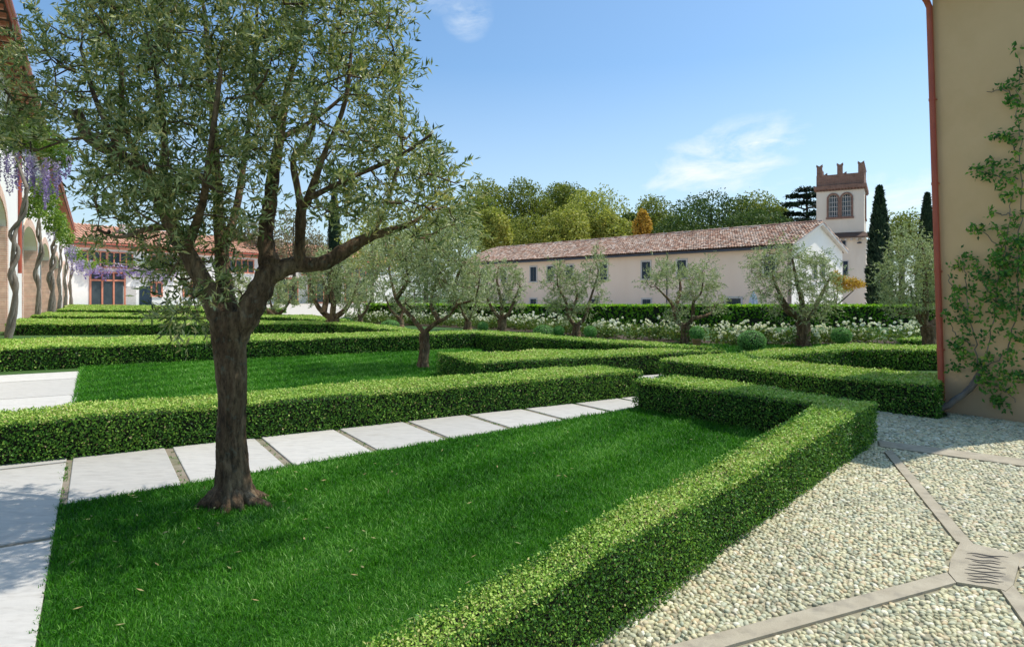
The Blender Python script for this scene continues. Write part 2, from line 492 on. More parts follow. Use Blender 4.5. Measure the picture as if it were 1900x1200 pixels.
# ------------------------------------------------------------------ ground
g = MB()
nx = 60
gx = np.concatenate([-np.geomspace(1500, 3, nx), np.geomspace(3, 1500, nx)])
gy = np.concatenate([[-400, -60, -10], np.geomspace(1, 2500, nx)])
X, Y = np.meshgrid(gx, gy)
Vg = np.stack([X.ravel(), Y.ravel(), np.zeros(X.size)], 1)
c = len(gx)
Fg = [(j * c + i, j * c + i + 1, (j + 1) * c + i + 1, (j + 1) * c + i) for j in range(len(gy) - 1) for i in range(c - 1)]
g.add(Vg, Fg)
tag(g.build('ground', M['ground']), kind='structure')


def sheet(name, poly, z, mat, kind='structure', parent=None):
    b = MB(); v = [(p[0], p[1], z) for p in poly]
    if area(poly) < 0: v = v[::-1]
    b.add(v, tuple(range(len(v))))
    o = b.build(name, mat, parent)
    if kind: tag(o, kind=kind)
    return o


LAWN1 = [(-3.67, 5.23), (1.92, 9.86), (3.55, 7.5), (-1.2, 1.75), (-1.2, 1.5), (-2.3, 3.14)]
LAWN2 = [(-10.3, 15.4), (-5.07, 7.3), (1.5, 11.85), (-0.55, 12.2), (-1.60, 14.2), (-0.4, 16.5), (-1.1, 21)]
LAWN3 = [(3.3, 17.6), (5.0, 16.0), (8.5, 17.2), (12.5, 19.5), (15, 22.0), (6, 23), (1.0, 26.5), (-1, 24)]


def grass(name, poly, dens, z0, hgt, wid, dref):
    """individual bent blades, fewer and larger with distance"""
    n = int(abs(area(poly)) * dens)
    p = sample_poly(poly, n)
    d = np.hypot(p[:, 0], p[:, 1])
    keep = rng.random(n) < np.clip((dref / d) ** 1.6, 0.0, 1)
    p = p[keep]; d = d[keep]; n = len(p)
    k = np.clip((d / dref) ** 0.8, 1, 6)
    an = rng.random(n) * 2 * math.pi
    tilt = rng.normal(0, 0.55, (n, 2))
    h = hgt * (0.55 + 0.75 * rng.random(n)) * np.clip(k, 1, 1.5)
    # uneven mowing and tufts
    h *= 1 + 0.22 * np.sin(p[:, 0] * 9.1 + 2 * np.sin(p[:, 1] * 5.3)) * np.cos(p[:, 1] * 8.3)
    w = wid * k * (0.7 + 0.6 * rng.random(n))
    B = np.stack([p[:, 0], p[:, 1], np.full(n, z0)], 1)
    S = np.stack([np.cos(an), np.sin(an), np.zeros(n)], 1) * w[:, None] * 0.5
    T = np.stack([tilt[:, 0] * h, tilt[:, 1] * h, h], 1)
    mid = B + T * np.array([0.35, 0.35, 0.6])
    V = np.stack([B - S, B + S, mid + S * 0.8, mid - S * 0.8, B + T], 1).reshape(-1, 3)
    i = np.arange(n)[:, None] * 5
    t = np.clip(0.36 + rng.normal(0, 0.2, n) + 0.10 * np.sin(p[:, 0] * 1.7 + p[:, 1] * 0.9) + 0.1 * np.sin(p[:, 0] * 5.2 - p[:, 1] * 4.1), 0, 1)
    b = MB()
    b.add(V, i + np.array([0, 1, 2, 3]), np.repeat(t, 5))
    b.F.append(i + np.array([3, 2, 4])); b.M.append(np.zeros(n)); b.S.append(np.zeros(n, bool))
    return tag(b.build(name, M['grass']), kind='stuff')


sheet('lawn', LAWN1, 0.008, M['lawn_soil'])
sheet('lawn', LAWN2, 0.008, M['lawn_soil'])
sheet('lawn', LAWN3, 0.008, M['lawn_soil'])
tag(grass('lawn_grass', LAWN1, 12500, 0.006, 0.029, 0.0042, 3.6), 'short vivid green grass of the front lawn round the big olive tree')
tag(grass('lawn_grass', LAWN2, 2600, 0.006, 0.045, 0.010, 11), 'bright grass of the lawn between the second and third long hedges')
tag(grass('lawn_grass', LAWN3, 500, 0.006, 0.06, 0.025, 20), 'bright grass strip in front of the white rose border')

b = MB()
q = sample_poly(LAWN1, 420)
q = np.vstack([q[:60], (np.array([-2.6, 5.0]) + rng.normal(0, 0.9, (110, 2)))])
q = q[in_poly(q, LAWN1)]
k = len(q)
leaf_cards(b, np.column_stack([q, np.full(k, 0.035) + rng.random(k) * 0.012]), rng.normal(0, 1, (k, 3)) * [1, 1, 0.25], rng.normal(0, 0.35, (k, 3)) + [0, 0, 1], 0.05, 0.014, rng.random(k))
M['litter'] = leafy('fallen_leaves', [(0.20, 0.22, 0.09), (0.32, 0.30, 0.12), (0.36, 0.24, 0.10)], 0.7, 0.1)
tag(b.build('fallen_leaves', M['litter']), 'thin scatter of fallen olive leaves on the front lawn', kind='stuff')

# ------------------------------------------------------------------ slab paths
path = bpy.data.objects.new('stone_path', None); COL.objects.link(path); tag(path, kind='structure')
COLPATH = [UP(0.5, 0.22), UP(26, 0.22), UP(26, 3.6), UP(-1.5, 3.6), UP(-1.5, 0.8)]
sheet('path_bed', [UP(0.3, 0.24), UP(17.6, 0.24), UP(17.6, 3.6), UP(-1.5, 3.6), UP(-1.5, 0.9)], 0.004, M['joint'], None, path)
H1F = (np.array([-5.08, 6.42]), np.array([0.849, 0.527]))
LB = (np.array([-3.67, 5.23]), np.array([0.77, 0.637]))


def isect(p, d, q, e):
    A = np.array([[d[0], -e[0]], [d[1], -e[1]]]); s = np.linalg.solve(A, q - p)
    return p + d * s[0]


def slab(quad, parent=path):
    """one stone slab with a chamfered edge, slightly out of level"""
    q = [np.array(p[:2]) for p in quad]
    if area(q) < 0: q = q[::-1]
    z = 0.018 + random.uniform(-0.002, 0.002)
    i = inset(q, 0.006)
    b = MB()
    v = [(*p, 0.0) for p in q] + [(*p, z - 0.004) for p in q] + [(*p, z + random.uniform(-0.0008, 0.0008)) for p in i]
    n = len(q)
    f = [(k, (k + 1) % n, n + (k + 1) % n, n + k) for k in range(n)] + [(n + k, n + (k + 1) % n, 2 * n + (k + 1) % n, 2 * n + k) for k in range(n)]
    t = random.random()
    if n == 4:
        b.add(v, f + [(8, 9, 10, 11)], t)
    return b.build('slab', M['stone_slab'], parent)


g0 = 0.042
pts = []
for k in range(11):
    a = LB[0] + LB[1] * (0.95 * k)
    h_ = isect(a, U2, H1F[0] + np.array([-0.5427, 0.84]) * 0.04, H1F[1])
    pts.append((a, h_))
for k in range(10):
    (a, h_), (b2, i2) = pts[k], pts[k + 1]
    slab([a + LB[1] * (g0 if k else 0.06), b2 - LB[1] * g0, i2 - H1F[1] * g0, h_ + H1F[1] * (g0 if k else 0.06)])
sheet('path_bed', [LB[0], LB[0] + LB[1] * 9.5, pts[-1][1], pts[0][1]], 0.0045, M['joint'], None, path)
sj = [0.7, 3.1, 5.55, 8.0, 10.7, 13.44, 16.1, 17.6]
for a, b2 in zip(sj[:-1], sj[1:]):
    for n0, n1 in ((0.24, 1.72), (1.77, 3.5)):
        slab([UP(a + g0, n0), UP(b2 - g0, n0), UP(b2 - g0, n1), UP(a + g0, n1)])
# the path that runs on between the middle hedges
e2 = np.array([0.888, 0.459]); f2 = np.array([0.459, -0.888])
o2 = np.array([0.3, 12.5])
sheet('path_bed', [o2, o2 + e2 * 6.5, o2 + e2 * 6.5 + f2 * 1.5, o2 + e2 * 1 + f2 * 1.9], 0.0042, M['joint'], None, path)
for k in range(6):
    a = o2 + e2 * (0.4 + 1.0 * k)
    slab([a + e2 * g0, a + e2 * (1.0 - g0), a + e2 * (1.0 - g0) + f2 * 1.25, a + e2 * g0 + f2 * 1.25])

# grass and moss creeping into the joints
tf_ = MB()
C_ = []
for k in range(1, 10):
    a, h_ = pts[k]
    for _ in range(10):
        C_.append(a + (h_ - a) * random.random() ** 1.6 + LB[1] * random.uniform(-0.035, 0.035))
for _ in range(150):
    C_.append(LB[0] + LB[1] * random.uniform(0, 9) + np.array([-0.5427, 0.84]) * abs(random.gauss(0, 0.02)))
for _ in range(160):
    C_.append(np.array(UP(random.uniform(1.2, 8), 0.22)[:2]) + NV2 * abs(random.gauss(0, 0.02)))
C_ = np.repeat(np.array(C_), 7, 0) + rng.normal(0, 0.012, (len(C_) * 7, 2))
k = len(C_)
leaf_cards(tf_, np.column_stack([C_, np.full(k, 0.004)]), rng.normal(0, 0.6, (k, 3)) + [0, 0, 0.9], rng.normal(0, 1, (k, 3)), 0.03, 0.006, rng.random(k) * 0.7)
tag(tf_.build('joint_grass', M['grass']), 'small grass tufts creeping into the slab joints and along the lawn edge', kind='stuff')

# ------------------------------------------------------------------ cobbled paving
cob = bpy.data.objects.new('cobbled_paving', None); COL.objects.link(cob); tag(cob, kind='structure')
WC = np.array([6.36, 9.49]); WD = np.array([0.533, -0.846]); WN = np.array([-0.846, -0.533])
COB = [(-1.45, 1.0), (0.36, 3.22), (4.2, 7.7), (3.7, 8.75), (3.9, 11.4), (5.9, 8.95), (6.2, 9.2), tuple(WC + WD * 0.0 + WN * 0.02), tuple(WC + WD * 1.7), (8.6, 7.9), (8.6, 6.0), (6.5, 2.5), (3.5, 0.9)]
sheet('mortar_bed', COB, 0.006, M['mortar_bed'], None, cob)


def gq(*pp):
    return [gp(x, y)[:2] for x, y in pp]


BANDS = [gq((1630, 820), (1900, 855), (2100, 882), (2100, 897), (1900, 868), (1633, 831)),
         gq((1641, 841), (1654, 838), (1799, 1007), (1807, 1015), (1782, 1012), (1774, 1009)),
         gq((1757, 1068), (1774, 1087), (1370, 1200), (1040, 1300), (900, 1300), (1262, 1200)),
         gq((1880, 1034), (2000, 985), (2010, 1000), (1892, 1060)),
         gq((1855, 1098), (1880, 1092), (2000, 1240), (1960, 1245))]
PLATE = gq((1782, 1012), (1807, 1015), (1875, 1031), (1892, 1045), (1888, 1062), (1880, 1092), (1866, 1104), (1855, 1100), (1775, 1087), (1760, 1069), (1764, 1045))
for i, bd in enumerate(BANDS + [PLATE]):
    b = MB()
    v = [(p[0], p[1], 0.0) for p in bd]
    if area(bd) < 0: v = v[::-1]
    b.prism([(p[0], p[1], 0.023 if i < 5 else 0.026) for p in v], (0, 0, -0.02))
    b.build('stone_band' if i < 5 else 'drain_stone', M['band'], cob)
# scratched grooves of the drain stone: slim slots laid 3 mm proud as dark strips
gr = MB()
for k in range(11):
    y = 1033 + k * 5.2
    x0 = 1796 + random.uniform(-5, 10) - k * 0.6; x1 = 1870 + random.uniform(-16, 2) - k * 0.8
    xs = np.linspace(x0, x1, 9); L_ = [];
    ph = random.uniform(0, 6)
    for j, xx in enumerate(xs):
        yy = y + (xx - x0) * 0.11 + 1.0 * math.sin(j * 1.1 + ph)
        w_ = 0.75 * math.sin(math.pi * (j + 0.3) / 8.6) + 0.12
        L_.append((gp(xx, yy - w_)[:2], gp(xx, yy + w_)[:2]))
    v = [(*p_, 0.0285) for pr_ in L_ for p_ in pr_]
    gr.add(v, [(2 * j + 1, 2 * j + 3, 2 * j + 2, 2 * j) for j in range(8)])
gr.build('groove', M['groove'], cob)


def pebbles():
    # jittered rows, spacing grows slightly away from the drain
    lo, hi = np.array([-1.3, 0.8]), np.array([8.7, 11.2])
    sp = 0.034
    gxx = np.arange(lo[0], hi[0], sp); gyy = np.arange(lo[1], hi[1], sp * 0.87)
    XX, YY = np.meshgrid(gxx, gyy)
    XX = XX + (np.arange(len(gyy)) % 2)[:, None] * sp * 0.5
    p = np.stack([XX.ravel(), YY.ravel()], 1) + rng.normal(0, sp * 0.17, (XX.size, 2))
    keep = in_poly(p, inset(COB, 0.02))
    for bd in BANDS + [PLATE]:
        keep &= ~in_poly(p, inset(bd, -0.016))
    # only where a camera near this one could look
    keep &= (p[:, 1] > 1.3) & (p[:, 0] < 1.05 * p[:, 1] + 0.8)
    p = p[keep]
    far = np.hypot(p[:, 0], p[:, 1])
    drop = rng.random(len(p)) < np.clip((far - 5.5) * 0.09, 0, 0.3)
    p = p[~drop]; far = far[~drop]
    n = len(p)
    ang = 0.9 + 0.5 * np.sin(p[:, 0] * 1.3) + rng.normal(0, 0.45, n)
    ra = sp * (0.50 + 0.20 * rng.random(n)) * (1 + 0.25 * np.clip((far - 5) / 4, 0, 1)); rb = ra * (0.55 + 0.35 * rng.random(n))
    hh = 0.008 + 0.007 * rng.random(n)
    seg = 7
    a = np.linspace(0, 2 * math.pi, seg, endpoint=False)
    irr = 1 + rng.normal(0, 0.14, (n, seg))
    ca, sa = np.cos(ang), np.sin(ang)

    def ring(k, z):
        x = np.cos(a)[None] * ra[:, None] * irr * k; y = np.sin(a)[None] * rb[:, None] * irr * k
        return np.stack([p[:, :1] + x * ca[:, None] - y * sa[:, None], p[:, 1:] + x * sa[:, None] + y * ca[:, None], np.broadcast_to(z[:, None], x.shape)], -1)
    zb = np.full(n, 0.0065)
    tilt = rng.normal(0, 0.12, (n, 2))
    R0 = ring(1.0, zb); R1 = ring(0.93, zb + hh * 0.6); R2 = ring(0.5, zb + hh)
    for Rr in (R1, R2):
        Rr[..., 2] += (Rr[..., 0] - p[:, :1]) * tilt[:, :1] + (Rr[..., 1] - p[:, 1:]) * tilt[:, 1:]
    V = np.concatenate([R0, R1, R2], 1)      # n, 21, 3
    nv = seg * 3
    f4 = [(r * seg + j, r * seg + (j + 1) % seg, (r + 1) * seg + (j + 1) % seg, (r + 1) * seg + j) for r in range(2) for j in range(seg)]
    t = rng.random(n)
    order = np.argsort(far + np.where(np.abs(p[:, 0] / p[:, 1]) > 0.79, 50, 0) + np.where(far < 3.15, 80, 0))
    big = order[:290]; rest = order[290:]
    b = MB()
    Vr = V[rest].reshape(-1, 3); base = np.arange(len(rest))[:, None, None] * nv
    b.add(Vr, (base + np.array(f4)[None]).reshape(-1, 4), np.repeat(t[rest], nv), smooth=True)
    b.F.append((np.arange(len(rest))[:, None] * nv + np.arange(2 * seg, 3 * seg)[None])); b.M.append(np.zeros(len(rest))); b.S.append(np.ones(len(rest), bool))
    tag(b.build('pebbles', M['pebble'], cob), kind='stuff')
    for i in big:
        b = MB(); c_ = np.array([p[i][0], p[i][1], 0.0])
        b.add(V[i], f4, t[i], smooth=True)
        b.add(V[i][2 * seg:], tuple(range(seg)), t[i], smooth=True)
        o = b.build('pebble', M['pebble'], None, c_)
        o.parent = cob


pebbles()

# ------------------------------------------------------------------ hedges
def hedge(name, poly, h, label, group, dens=1.0, mat='box', cat='hedge', size=None, lift=0.0):
    if area(poly) < 0: poly = poly[::-1]
    cpt = np.mean([p[:2] for p in poly], 0)
    b = MB()
    core = inset(poly, 0.065)
    n = len(core)
    v = [(*p, 0.0) for p in core] + [(*p, h - 0.065) for p in core]
    b.add(v, [(k, (k + 1) % n, n + (k + 1) % n, n + k) for k in range(n)], 0.5, 1)
    b.add(v[n:], tuple(range(n)), 0.5, 1)

    def lsize(p):
        d = np.hypot(p[:, 0], p[:, 1])
        return (size if size else 0.0085 + 0.0020 * d)
    dmin = min([np.hypot(*p[:2]) for p in poly] + [np.hypot(*cpt)])
    dmin = max(2.0, dmin * 0.8)
    lmin = size if size else 0.0085 + 0.0020 * dmin
    per = 3.5 / lmin ** 2 * dens
    Ps, Ns = [], []
    nt_ = int(abs(area(poly)) * per)
    q = sample_poly(poly, nt_)
    Ps.append(np.column_stack([q, np.full(nt_, h)])); Ns.append(np.tile([0, 0, 1.0], (nt_, 1)))
    for i in range(n):
        a = np.array(poly[i][:2], float); c_ = np.array(poly[(i + 1) % n][:2], float)
        e = c_ - a; le = np.linalg.norm(e); nn = np.array([e[1], -e[0]]) / le
        mid = (a + c_) / 2
        if np.dot(nn, -mid) < -0.85 * np.linalg.norm(mid) and np.linalg.norm(mid) > 7: continue   # rear faces far away
        k = int(le * h * per * 0.95)
        q = a + rng.random((k, 1)) * e
        Ps.append(np.column_stack([q, rng.random(k) * h])); Ns.append(np.tile([nn[0], nn[1], 0.0], (k, 1)))
    P = np.vstack(Ps); N = np.vstack(Ns)
    L = lsize(P) * np.ones(len(P))
    keep = rng.random(len(P)) < (lmin / L) ** 2
    P, N, L = P[keep], N[keep], L[keep]
    k = len(P)
    # the clipped face is never a plane: shoots stand out, hollows go in
    wob = 0.016 * np.sin(P[:, 0] * 2.3 + 1.3 * np.sin(P[:, 1] * 1.7)) + 0.012 * np.sin(P[:, 0] * 7 + P[:, 2] * 9) * np.cos(P[:, 1] * 6) + rng.normal(0, 0.012, k) - np.abs(rng.normal(0, 0.016, k))
    P = P + N * (wob - 0.012)[:, None]
    D = unit(rng.normal(0, 1, (k, 3)) + N * 0.5 + np.array([0, 0, 0.35]))
    Fc = unit(N * 1.0 + rng.normal(0, 0.5, (k, 3)))
    patch = 0.5 + 0.5 * np.sin(P[:, 0] * 2.1 + 1.7 * np.sin(P[:, 1] * 1.6)) * np.sin(P[:, 1] * 1.9 + P[:, 2] * 3)
    t = np.clip(0.27 + 0.40 * N[:, 2] + 0.14 * (patch - 0.5) + rng.normal(0, 0.145, k), 0, 0.97)   # top leaves lighter, sides darker: sun and shade put into the colour
    t = np.where(rng.random(k) < 0.02, 0.98, t)
    sz = L * (0.75 + 0.6 * rng.random(k))
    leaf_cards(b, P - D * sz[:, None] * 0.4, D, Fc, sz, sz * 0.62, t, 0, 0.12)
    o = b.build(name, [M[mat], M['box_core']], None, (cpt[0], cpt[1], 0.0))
    return tag(o, label, cat, group)


HG = 'clipped box hedges of the parterre'
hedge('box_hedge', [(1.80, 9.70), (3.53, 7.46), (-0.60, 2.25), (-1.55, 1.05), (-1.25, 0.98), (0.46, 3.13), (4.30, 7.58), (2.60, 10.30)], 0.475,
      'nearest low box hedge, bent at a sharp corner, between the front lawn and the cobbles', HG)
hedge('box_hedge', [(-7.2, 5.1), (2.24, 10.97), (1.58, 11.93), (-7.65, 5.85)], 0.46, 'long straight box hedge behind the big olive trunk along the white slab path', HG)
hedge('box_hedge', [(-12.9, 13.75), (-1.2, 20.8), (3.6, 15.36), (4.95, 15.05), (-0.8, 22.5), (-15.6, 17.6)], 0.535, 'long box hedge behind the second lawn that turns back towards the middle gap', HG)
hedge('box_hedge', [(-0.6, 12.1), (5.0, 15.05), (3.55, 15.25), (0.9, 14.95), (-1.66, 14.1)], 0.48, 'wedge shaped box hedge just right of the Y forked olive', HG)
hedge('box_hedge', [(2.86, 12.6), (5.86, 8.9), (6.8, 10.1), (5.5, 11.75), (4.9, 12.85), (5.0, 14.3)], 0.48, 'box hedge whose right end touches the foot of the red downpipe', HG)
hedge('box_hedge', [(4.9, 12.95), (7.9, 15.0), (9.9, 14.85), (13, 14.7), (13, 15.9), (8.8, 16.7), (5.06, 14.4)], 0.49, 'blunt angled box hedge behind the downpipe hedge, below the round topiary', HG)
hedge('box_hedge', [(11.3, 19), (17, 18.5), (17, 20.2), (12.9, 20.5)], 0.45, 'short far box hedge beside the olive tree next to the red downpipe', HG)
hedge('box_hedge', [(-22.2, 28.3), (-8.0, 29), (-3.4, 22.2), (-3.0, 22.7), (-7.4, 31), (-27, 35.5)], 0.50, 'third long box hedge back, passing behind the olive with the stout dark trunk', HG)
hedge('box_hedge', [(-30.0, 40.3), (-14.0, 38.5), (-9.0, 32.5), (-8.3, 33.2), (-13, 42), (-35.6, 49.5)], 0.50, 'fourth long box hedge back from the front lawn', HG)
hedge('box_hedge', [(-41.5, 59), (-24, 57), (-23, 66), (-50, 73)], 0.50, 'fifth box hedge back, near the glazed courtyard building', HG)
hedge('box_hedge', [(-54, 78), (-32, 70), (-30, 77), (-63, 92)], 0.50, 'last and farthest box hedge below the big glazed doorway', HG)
hedge('laurel_hedge', [(-10, 43.5), (0.2, 36.8), (12, 36.0), (30, 36.0), (30, 38.0), (12, 38.0), (0.8, 38.8), (-9.0, 45.5)], 1.2, 'tall dark green hedge behind the white roses, in front of the long farmhouse', None, 0.9, 'yew', size=0.17)

# ------------------------------------------------------------------ white rose border
def rose_border():
    front = [gp(1760, 634)[:2], gp(1640, 640)[:2], gp(1400, 646)[:2], gp(1230, 638)[:2], gp(1080, 624)[:2], gp(900, 611)[:2], gp(760, 604)[:2], gp(640, 598)[:2]]
    front = [np.array(p) for p in front]
    front[0] = np.array([17.5, 25.0])
    back = [p + np.array([1.0, 2.6]) if p[1] < 30 else p + np.array([2.0, 2.2]) for p in front]
    poly = front + back[::-1]
    root = bpy.data.objects.new('rose_border', None); COL.objects.link(root); root.location = (4, 27, 0)
    tag(root, 'long border of white flowering rose bushes below the tall hedge', 'rose border', None, 'stuff')
    b = MB(); v = [(p[0], p[1], 0.012) for p in poly]
    if area(poly) < 0: v = v[::-1]
    b.add(v, tuple(range(len(v)))); tag(b.build('bed_soil', M['soil'], root), kind='stuff')
    nb = 240
    c_ = sample_poly(poly, nb)
    lb, fb_ = MB(), MB()
    for q in c_:
        r = random.uniform(0.35, 0.6); h = random.uniform(0.38, 0.72)
        k = 130
        p = rng.normal(0, 1, (k, 3)); p = unit(p) * (rng.random((k, 1)) ** 0.4)
        P = np.array([q[0], q[1], h * 0.5]) + p * np.array([r, r, h * 0.5])
        leaf_cards(lb, P, rng.normal(0, 1, (k, 3)) + [0, 0, 0.5], rng.normal(0, 0.8, (k, 3)) + [0, -0.2, 0.6], 0.11, 0.075, np.clip(rng.normal(0.5, 0.22, k), 0, 1))
        m_ = random.choice([2, 3, 5, 7, 10])
        for _ in range(m_):
            a = random.uniform(0, 6.28); e = random.uniform(0.25, 1.25)
            pc = np.array([q[0] + r * 1.02 * math.cos(a) * math.cos(e), q[1] + r * 1.02 * math.sin(a) * math.cos(e), h * 0.5 + h * 0.56 * math.sin(e) + random.choice([0, 0, 0.05, 0.10, 0.18])])
            kk = 7; s = random.uniform(0.06, 0.105)
            D = unit(rng.normal(0, 1, (kk, 3)) + [0, 0, 0.6])
            leaf_cards(fb_, np.tile(pc, (kk, 1)) - D * 0.01, D, rng.normal(0, 1, (kk, 3)), s, s * 1.1, rng.random(kk))
    tag(lb.build('rose_foliage', M['rose_leaf'], root), kind='stuff')
    tag(fb_.build('rose_blossoms', M['petal'], root), kind='stuff')


rose_border()

# ------------------------------------------------------------------ topiary
def topiary(px, py, wpx, hpx, base_py, label, pot=True):
    """ball centre px, py; half sizes in photograph pixels; base_py is the ground line"""
    x, d, _ = gp(px, base_py)
    _, _, zc = wp(px, py, d)
    rw, rh = wpx / FPX * d, hpx / FPX * d
    root = thing('topiary_ball', (x, d, 0), label, 'topiary', 'clipped topiary balls')
    b = MB()
    k = 3600
    p = unit(rng.normal(0, 1, (k, 3)))
    P = np.array([x, d, zc]) + p * np.array([rw, rw, rh]) * (0.96 + 0.05 * rng.random((k, 1)))
    keep = P[:, 2] > 0.03
    P, p = P[keep], p[keep]; k = len(P)
    s = max(0.035, rw * 0.085)
    leaf_cards(b, P, rng.normal(0, 1, (k, 3)), p + rng.normal(0, 0.3, (k, 3)), s, s * 0.7, np.clip(rng.normal(0.5, 0.25, k), 0, 1))
    la = np.linspace(-1.5, 1.5, 9)
    rings = [(x, d, zc + rh * 0.9 * math.sin(a)) for a in la]
    b.tube([r for r in rings if r[2] > -0.01], [rw * 0.9 * math.cos(a) for a, r in zip(la, rings) if r[2] > -0.01], 14, 0.5, 1)
    b.build('foliage', [M['topiary'], M['box_core']], root)
    if pot:
        pb = MB(); top = max(0.12, zc - rh * 0.72); rb = rw * 0.62
        pb.tube([(x, d, 0.0), (x, d, top * 0.82), (x, d, top * 0.82), (x, d, top), (x, d, top)], [rb * 0.68, rb * 0.95, rb * 1.08, rb * 1.1, rb * 0.9], 16, 0.5)
        pb.build('pot', M['terracotta'], root)
    return root


topiary(1293, 618, 13.5, 13, 647, 'round topiary in a full terracotta pot beside the middle slim olive trunk')
topiary(1395, 633, 25, 20, 655, 'largest topiary ball, planted in the ground, no pot, in front of the roses', False)
topiary(1561, 623, 17, 15, 652, 'lone green topiary ball right of the stout olive trunk below the tower', False)
topiary(1095, 616, 11.5, 11, 636, 'topiary ball just right of the forked olive, only its pot rim showing')
topiary(1037, 614, 9.5, 9, 630, 'small topiary ball in a pot between the wide dome and the forked olive')
topiary(1009, 617, 20, 14, 630, 'wide low green topiary dome behind the hedge corner', False)
topiary(896, 606, 9.5, 9, 618, 'small topiary ball in a pot left of the dark olive trunk')
topiary(724, 603, 17, 9, 610, 'low bluish topiary dome at the left start of the roses', False)
topiary(640, 596, 15, 7, 602, 'farthest low topiary dome behind the stout olive tree', False)


# ------------------------------------------------------------------ olive trees
def leaves_on_twigs(mb, C, O, nl, tl, ll, lw, tspread, tmean=0.45, droop=0.25, twigs=None):
    """C twig starts, O outward directions; nl leaves per twig of length tl"""
    n = len(C)
    D = unit(O * 0.8 + rng.normal(0, 0.6, (n, 3)) + np.array([0, 0, 0.25]))
    tl = tl * (0.6 + 0.8 * rng.random(n))
    t = np.tile(np.linspace(0.08, 1, nl), (n, 1)) + rng.normal(0, 0.03, (n, nl))
    P = C[:, None] + D[:, None] * (t * tl[:, None])[..., None]
    P[..., 2] -= droop * tl[:, None] * t ** 2
    if twigs is not None:
        for i in range(n):
            q = [C[i], C[i] + D[i] * tl[i] * 0.5 - np.array([0, 0, droop * tl[i] * 0.25]), C[i] + D[i] * tl[i] - np.array([0, 0, droop * tl[i]])]
            twigs.tube(q, [0.0035, 0.0025, 0.001], 3, cap=False)
    P = P.reshape(-1, 3); k = len(P)
    Dl = unit(np.repeat(D, nl, 0) * 0.75 + rng.normal(0, 0.62, (k, 3)))
    tt = np.clip(np.repeat(rng.normal(tmean, tspread * 0.5, n), nl) + rng.normal(0, tspread, k), 0, 0.93)
    tt = np.where(rng.random(k) < 0.006, 1.0, tt)
    s = ll * (0.7 + 0.6 * rng.random(k))
    leaf_cards(mb, P, Dl, rng.normal(0, 1, (k, 3)), s, lw * s / ll, tt, 0, 0.1)


def branchlets(mb, nodes, C, r0, r1, seg=4, bend=0.12, rule=None):
    """joins each crown point to the nearest point of the growing skeleton"""
    nodes = [np.array(p) for p in nodes]
    Nn = np.array(nodes)
    d0 = np.min(np.linalg.norm(C[:, None] - Nn[None], axis=2), 1)
    order = np.argsort(d0)
    out = np.zeros_like(C)
    for i in order:
        c_ = C[i]
        dd = np.linalg.norm(Nn - c_, axis=1) + np.clip(Nn[:, 2] - c_[2], 0, None) * 0.6
        j = int(np.argmin(dd)); a = Nn[j]
        v = c_ - a; l = np.linalg.norm(v) + 1e-6
        m1 = a + v * 0.35 + rng.normal(0, bend * l, 3) * 0.6 - np.array([0, 0, 0.05 * l])
        m2 = a + v * 0.7 + rng.normal(0, bend * l, 3) * 0.5
        rr = min(r0, r1 + 0.02 * l)
        mb.tube([a, m1, m2, c_], [rr, rr * 0.75, rr * 0.5, r1 * 0.5], seg, cap=False)
        Nn = np.vstack([Nn, m1, m2, c_])
        out[i] = v / l
    return out


def smooth_path(pts, k=4):
    """Catmull-Rom through points (n,4): x, y, z, radius"""
    P = np.array(pts, float); P = np.vstack([2 * P[0] - P[1], P, 2 * P[-1] - P[-2]])
    out = []
    for i in range(1, len(P) - 2):
        for s in np.linspace(0, 1, k, endpoint=False):
            a, b, c_, d = P[i - 1:i + 3]
            out.append(0.5 * ((2 * b) + (-a + c_) * s + (2 * a - 5 * b + 4 * c_ - d) * s * s + (-a + 3 * b - 3 * c_ + d) * s ** 3))
    out.append(P[-2])
    out = np.array(out); out[:, 3] = np.maximum(out[:, 3], 0.002)
    return out


